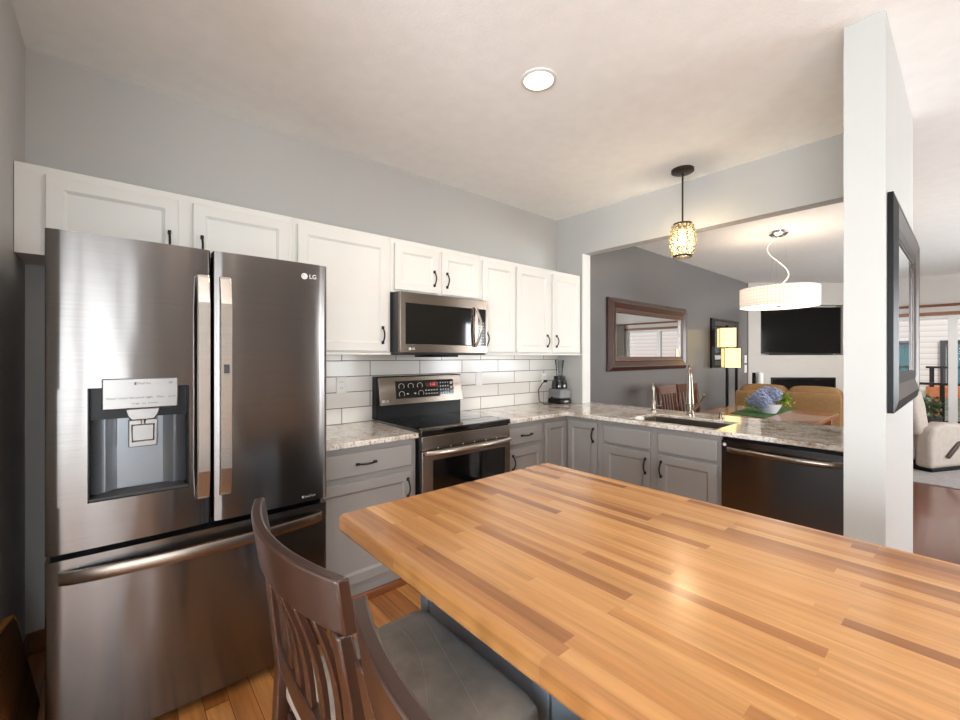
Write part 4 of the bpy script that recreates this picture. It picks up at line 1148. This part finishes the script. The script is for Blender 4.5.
# ------------------------------------------------------------------ outside the sliding door
struct(box(XF+.131, -6.5, -.12, 12.95, 1.5, -.02).build('deck', M['deck']))
struct(box(-14, -22, -.9, 40, 16, -.8).build('ground', M['grass']))
t = thing('deck_railing', 'black metal deck railing outside the sliding door', 'railing', (12.8, -2.5, -.02))
box(12.77, -6.4, .80, 12.83, 1.4, .85).build('top_rail', M['blackm'], t)
box(12.78, -6.4, .06, 12.82, 1.4, .10).build('bottom_rail', M['blackm'], t)
for k in range(5): box(12.765, -6.3+1.9*k, -.02, 12.835, -6.23+1.9*k, .82).build('post', M['blackm'], t)
q = MB()
for k in range(21):
    y = -6.2+.37*k; q.box(12.792, y, .1, 12.808, y+.014, .80)
q.build('balusters', M['blackm'], t)
t = thing('neighbor_house', 'neighbouring house with white lap siding beyond the deck', 'house', (17.5, -3, -.8))
box(17.0, -11, -.8, 22, 5, 6.2).build('wall', M['siding'], t)
for (a, b) in ((-4.05, -2.30), (-8.6, -6.9)):
    w = MB().cells([a, a+.1, (a+b)/2-.05, (a+b)/2+.05, b-.1, b], [.56, .66, 1.70, 1.80], lambda i, j: not (j == 1 and i in (1, 3)), 16.93, 16.999, 'x').build('window', M['darkgrey'], t)
    box(16.96, a+.1, .66, 16.97, b-.1, 1.70).build('pane', M['windowglass'], w)
    cu = MB()
    for (c, d) in ((a+.12, a+.55), (b-.7, b-.12)): 
        P = [(16.984+.008*math.sin(i*1.9), c+(d-c)*i/24) for i in range(25)]
        cu.prism(P+[(16.997, d), (16.997, c)], .67, 1.69, 'z')
    cu.build('curtain', M['tealc'], w)
t = thing('neighbor_deck', 'orange-brown neighbouring deck with dark railing in front of the siding', 'deck', (16, -3, -.8))
box(15.2, -8, .40, 16.92, -2.12, .64).build('platform', M['brick'], t)
for k in range(4): box(15.25, -7.9+1.85*k, -.8, 15.4, -7.75+1.85*k, .40).build('support_post', M['brick'], t)
box(15.22, -8, 1.09, 15.28, -2.12, 1.14).build('top_rail', M['blackm'], t)
for k in range(5): box(15.21, -7.98+1.43*k, .64, 15.29, -7.90+1.43*k, 1.13).build('railing_post', M['blackm'], t)
q = MB()
for k in range(38): q.box(15.24, -7.8+.15*k, .64, 15.26, -7.775+.15*k, 1.09)
q.build('balusters', M['blackm'], t)
t = thing('patio_plant', 'leafy potted plant on the deck outside the glass', 'plant', (12.2, -2.35, -.02))
MB().lathe([(.11, 0), (.15, .25), (.13, .25), (.0, .22)], (12.2, -2.35, -.02), 20, cap=False).build('pot', M['darkgrey'], t, 0, True)
q = MB(); random.seed(11)
for k in range(110):
    p = Vector((12.2+random.gauss(0, .09), -2.35+random.gauss(0, .09), .42+random.gauss(0, .11)))
    d = Vector((random.gauss(0, 1), random.gauss(0, 1), random.gauss(.4, .7))).normalized(); w = d.cross(Vector((.2, .1, 1))).normalized()*.025
    L = d*.09; n_ = d.cross(w).normalized()*.006
    q.face([q.v(p-L), q.v(p+w+n_), q.v(p+L), q.v(p-w+n_)])
for k in range(6): q.tube([(12.2, -2.35, .2), (12.2+.1*math.cos(k), -2.35+.1*math.sin(k), .5)], .006, 5)
q.build('foliage', paint('patio_leaf', S(92, 110, 70), .6, .3, 20), t)
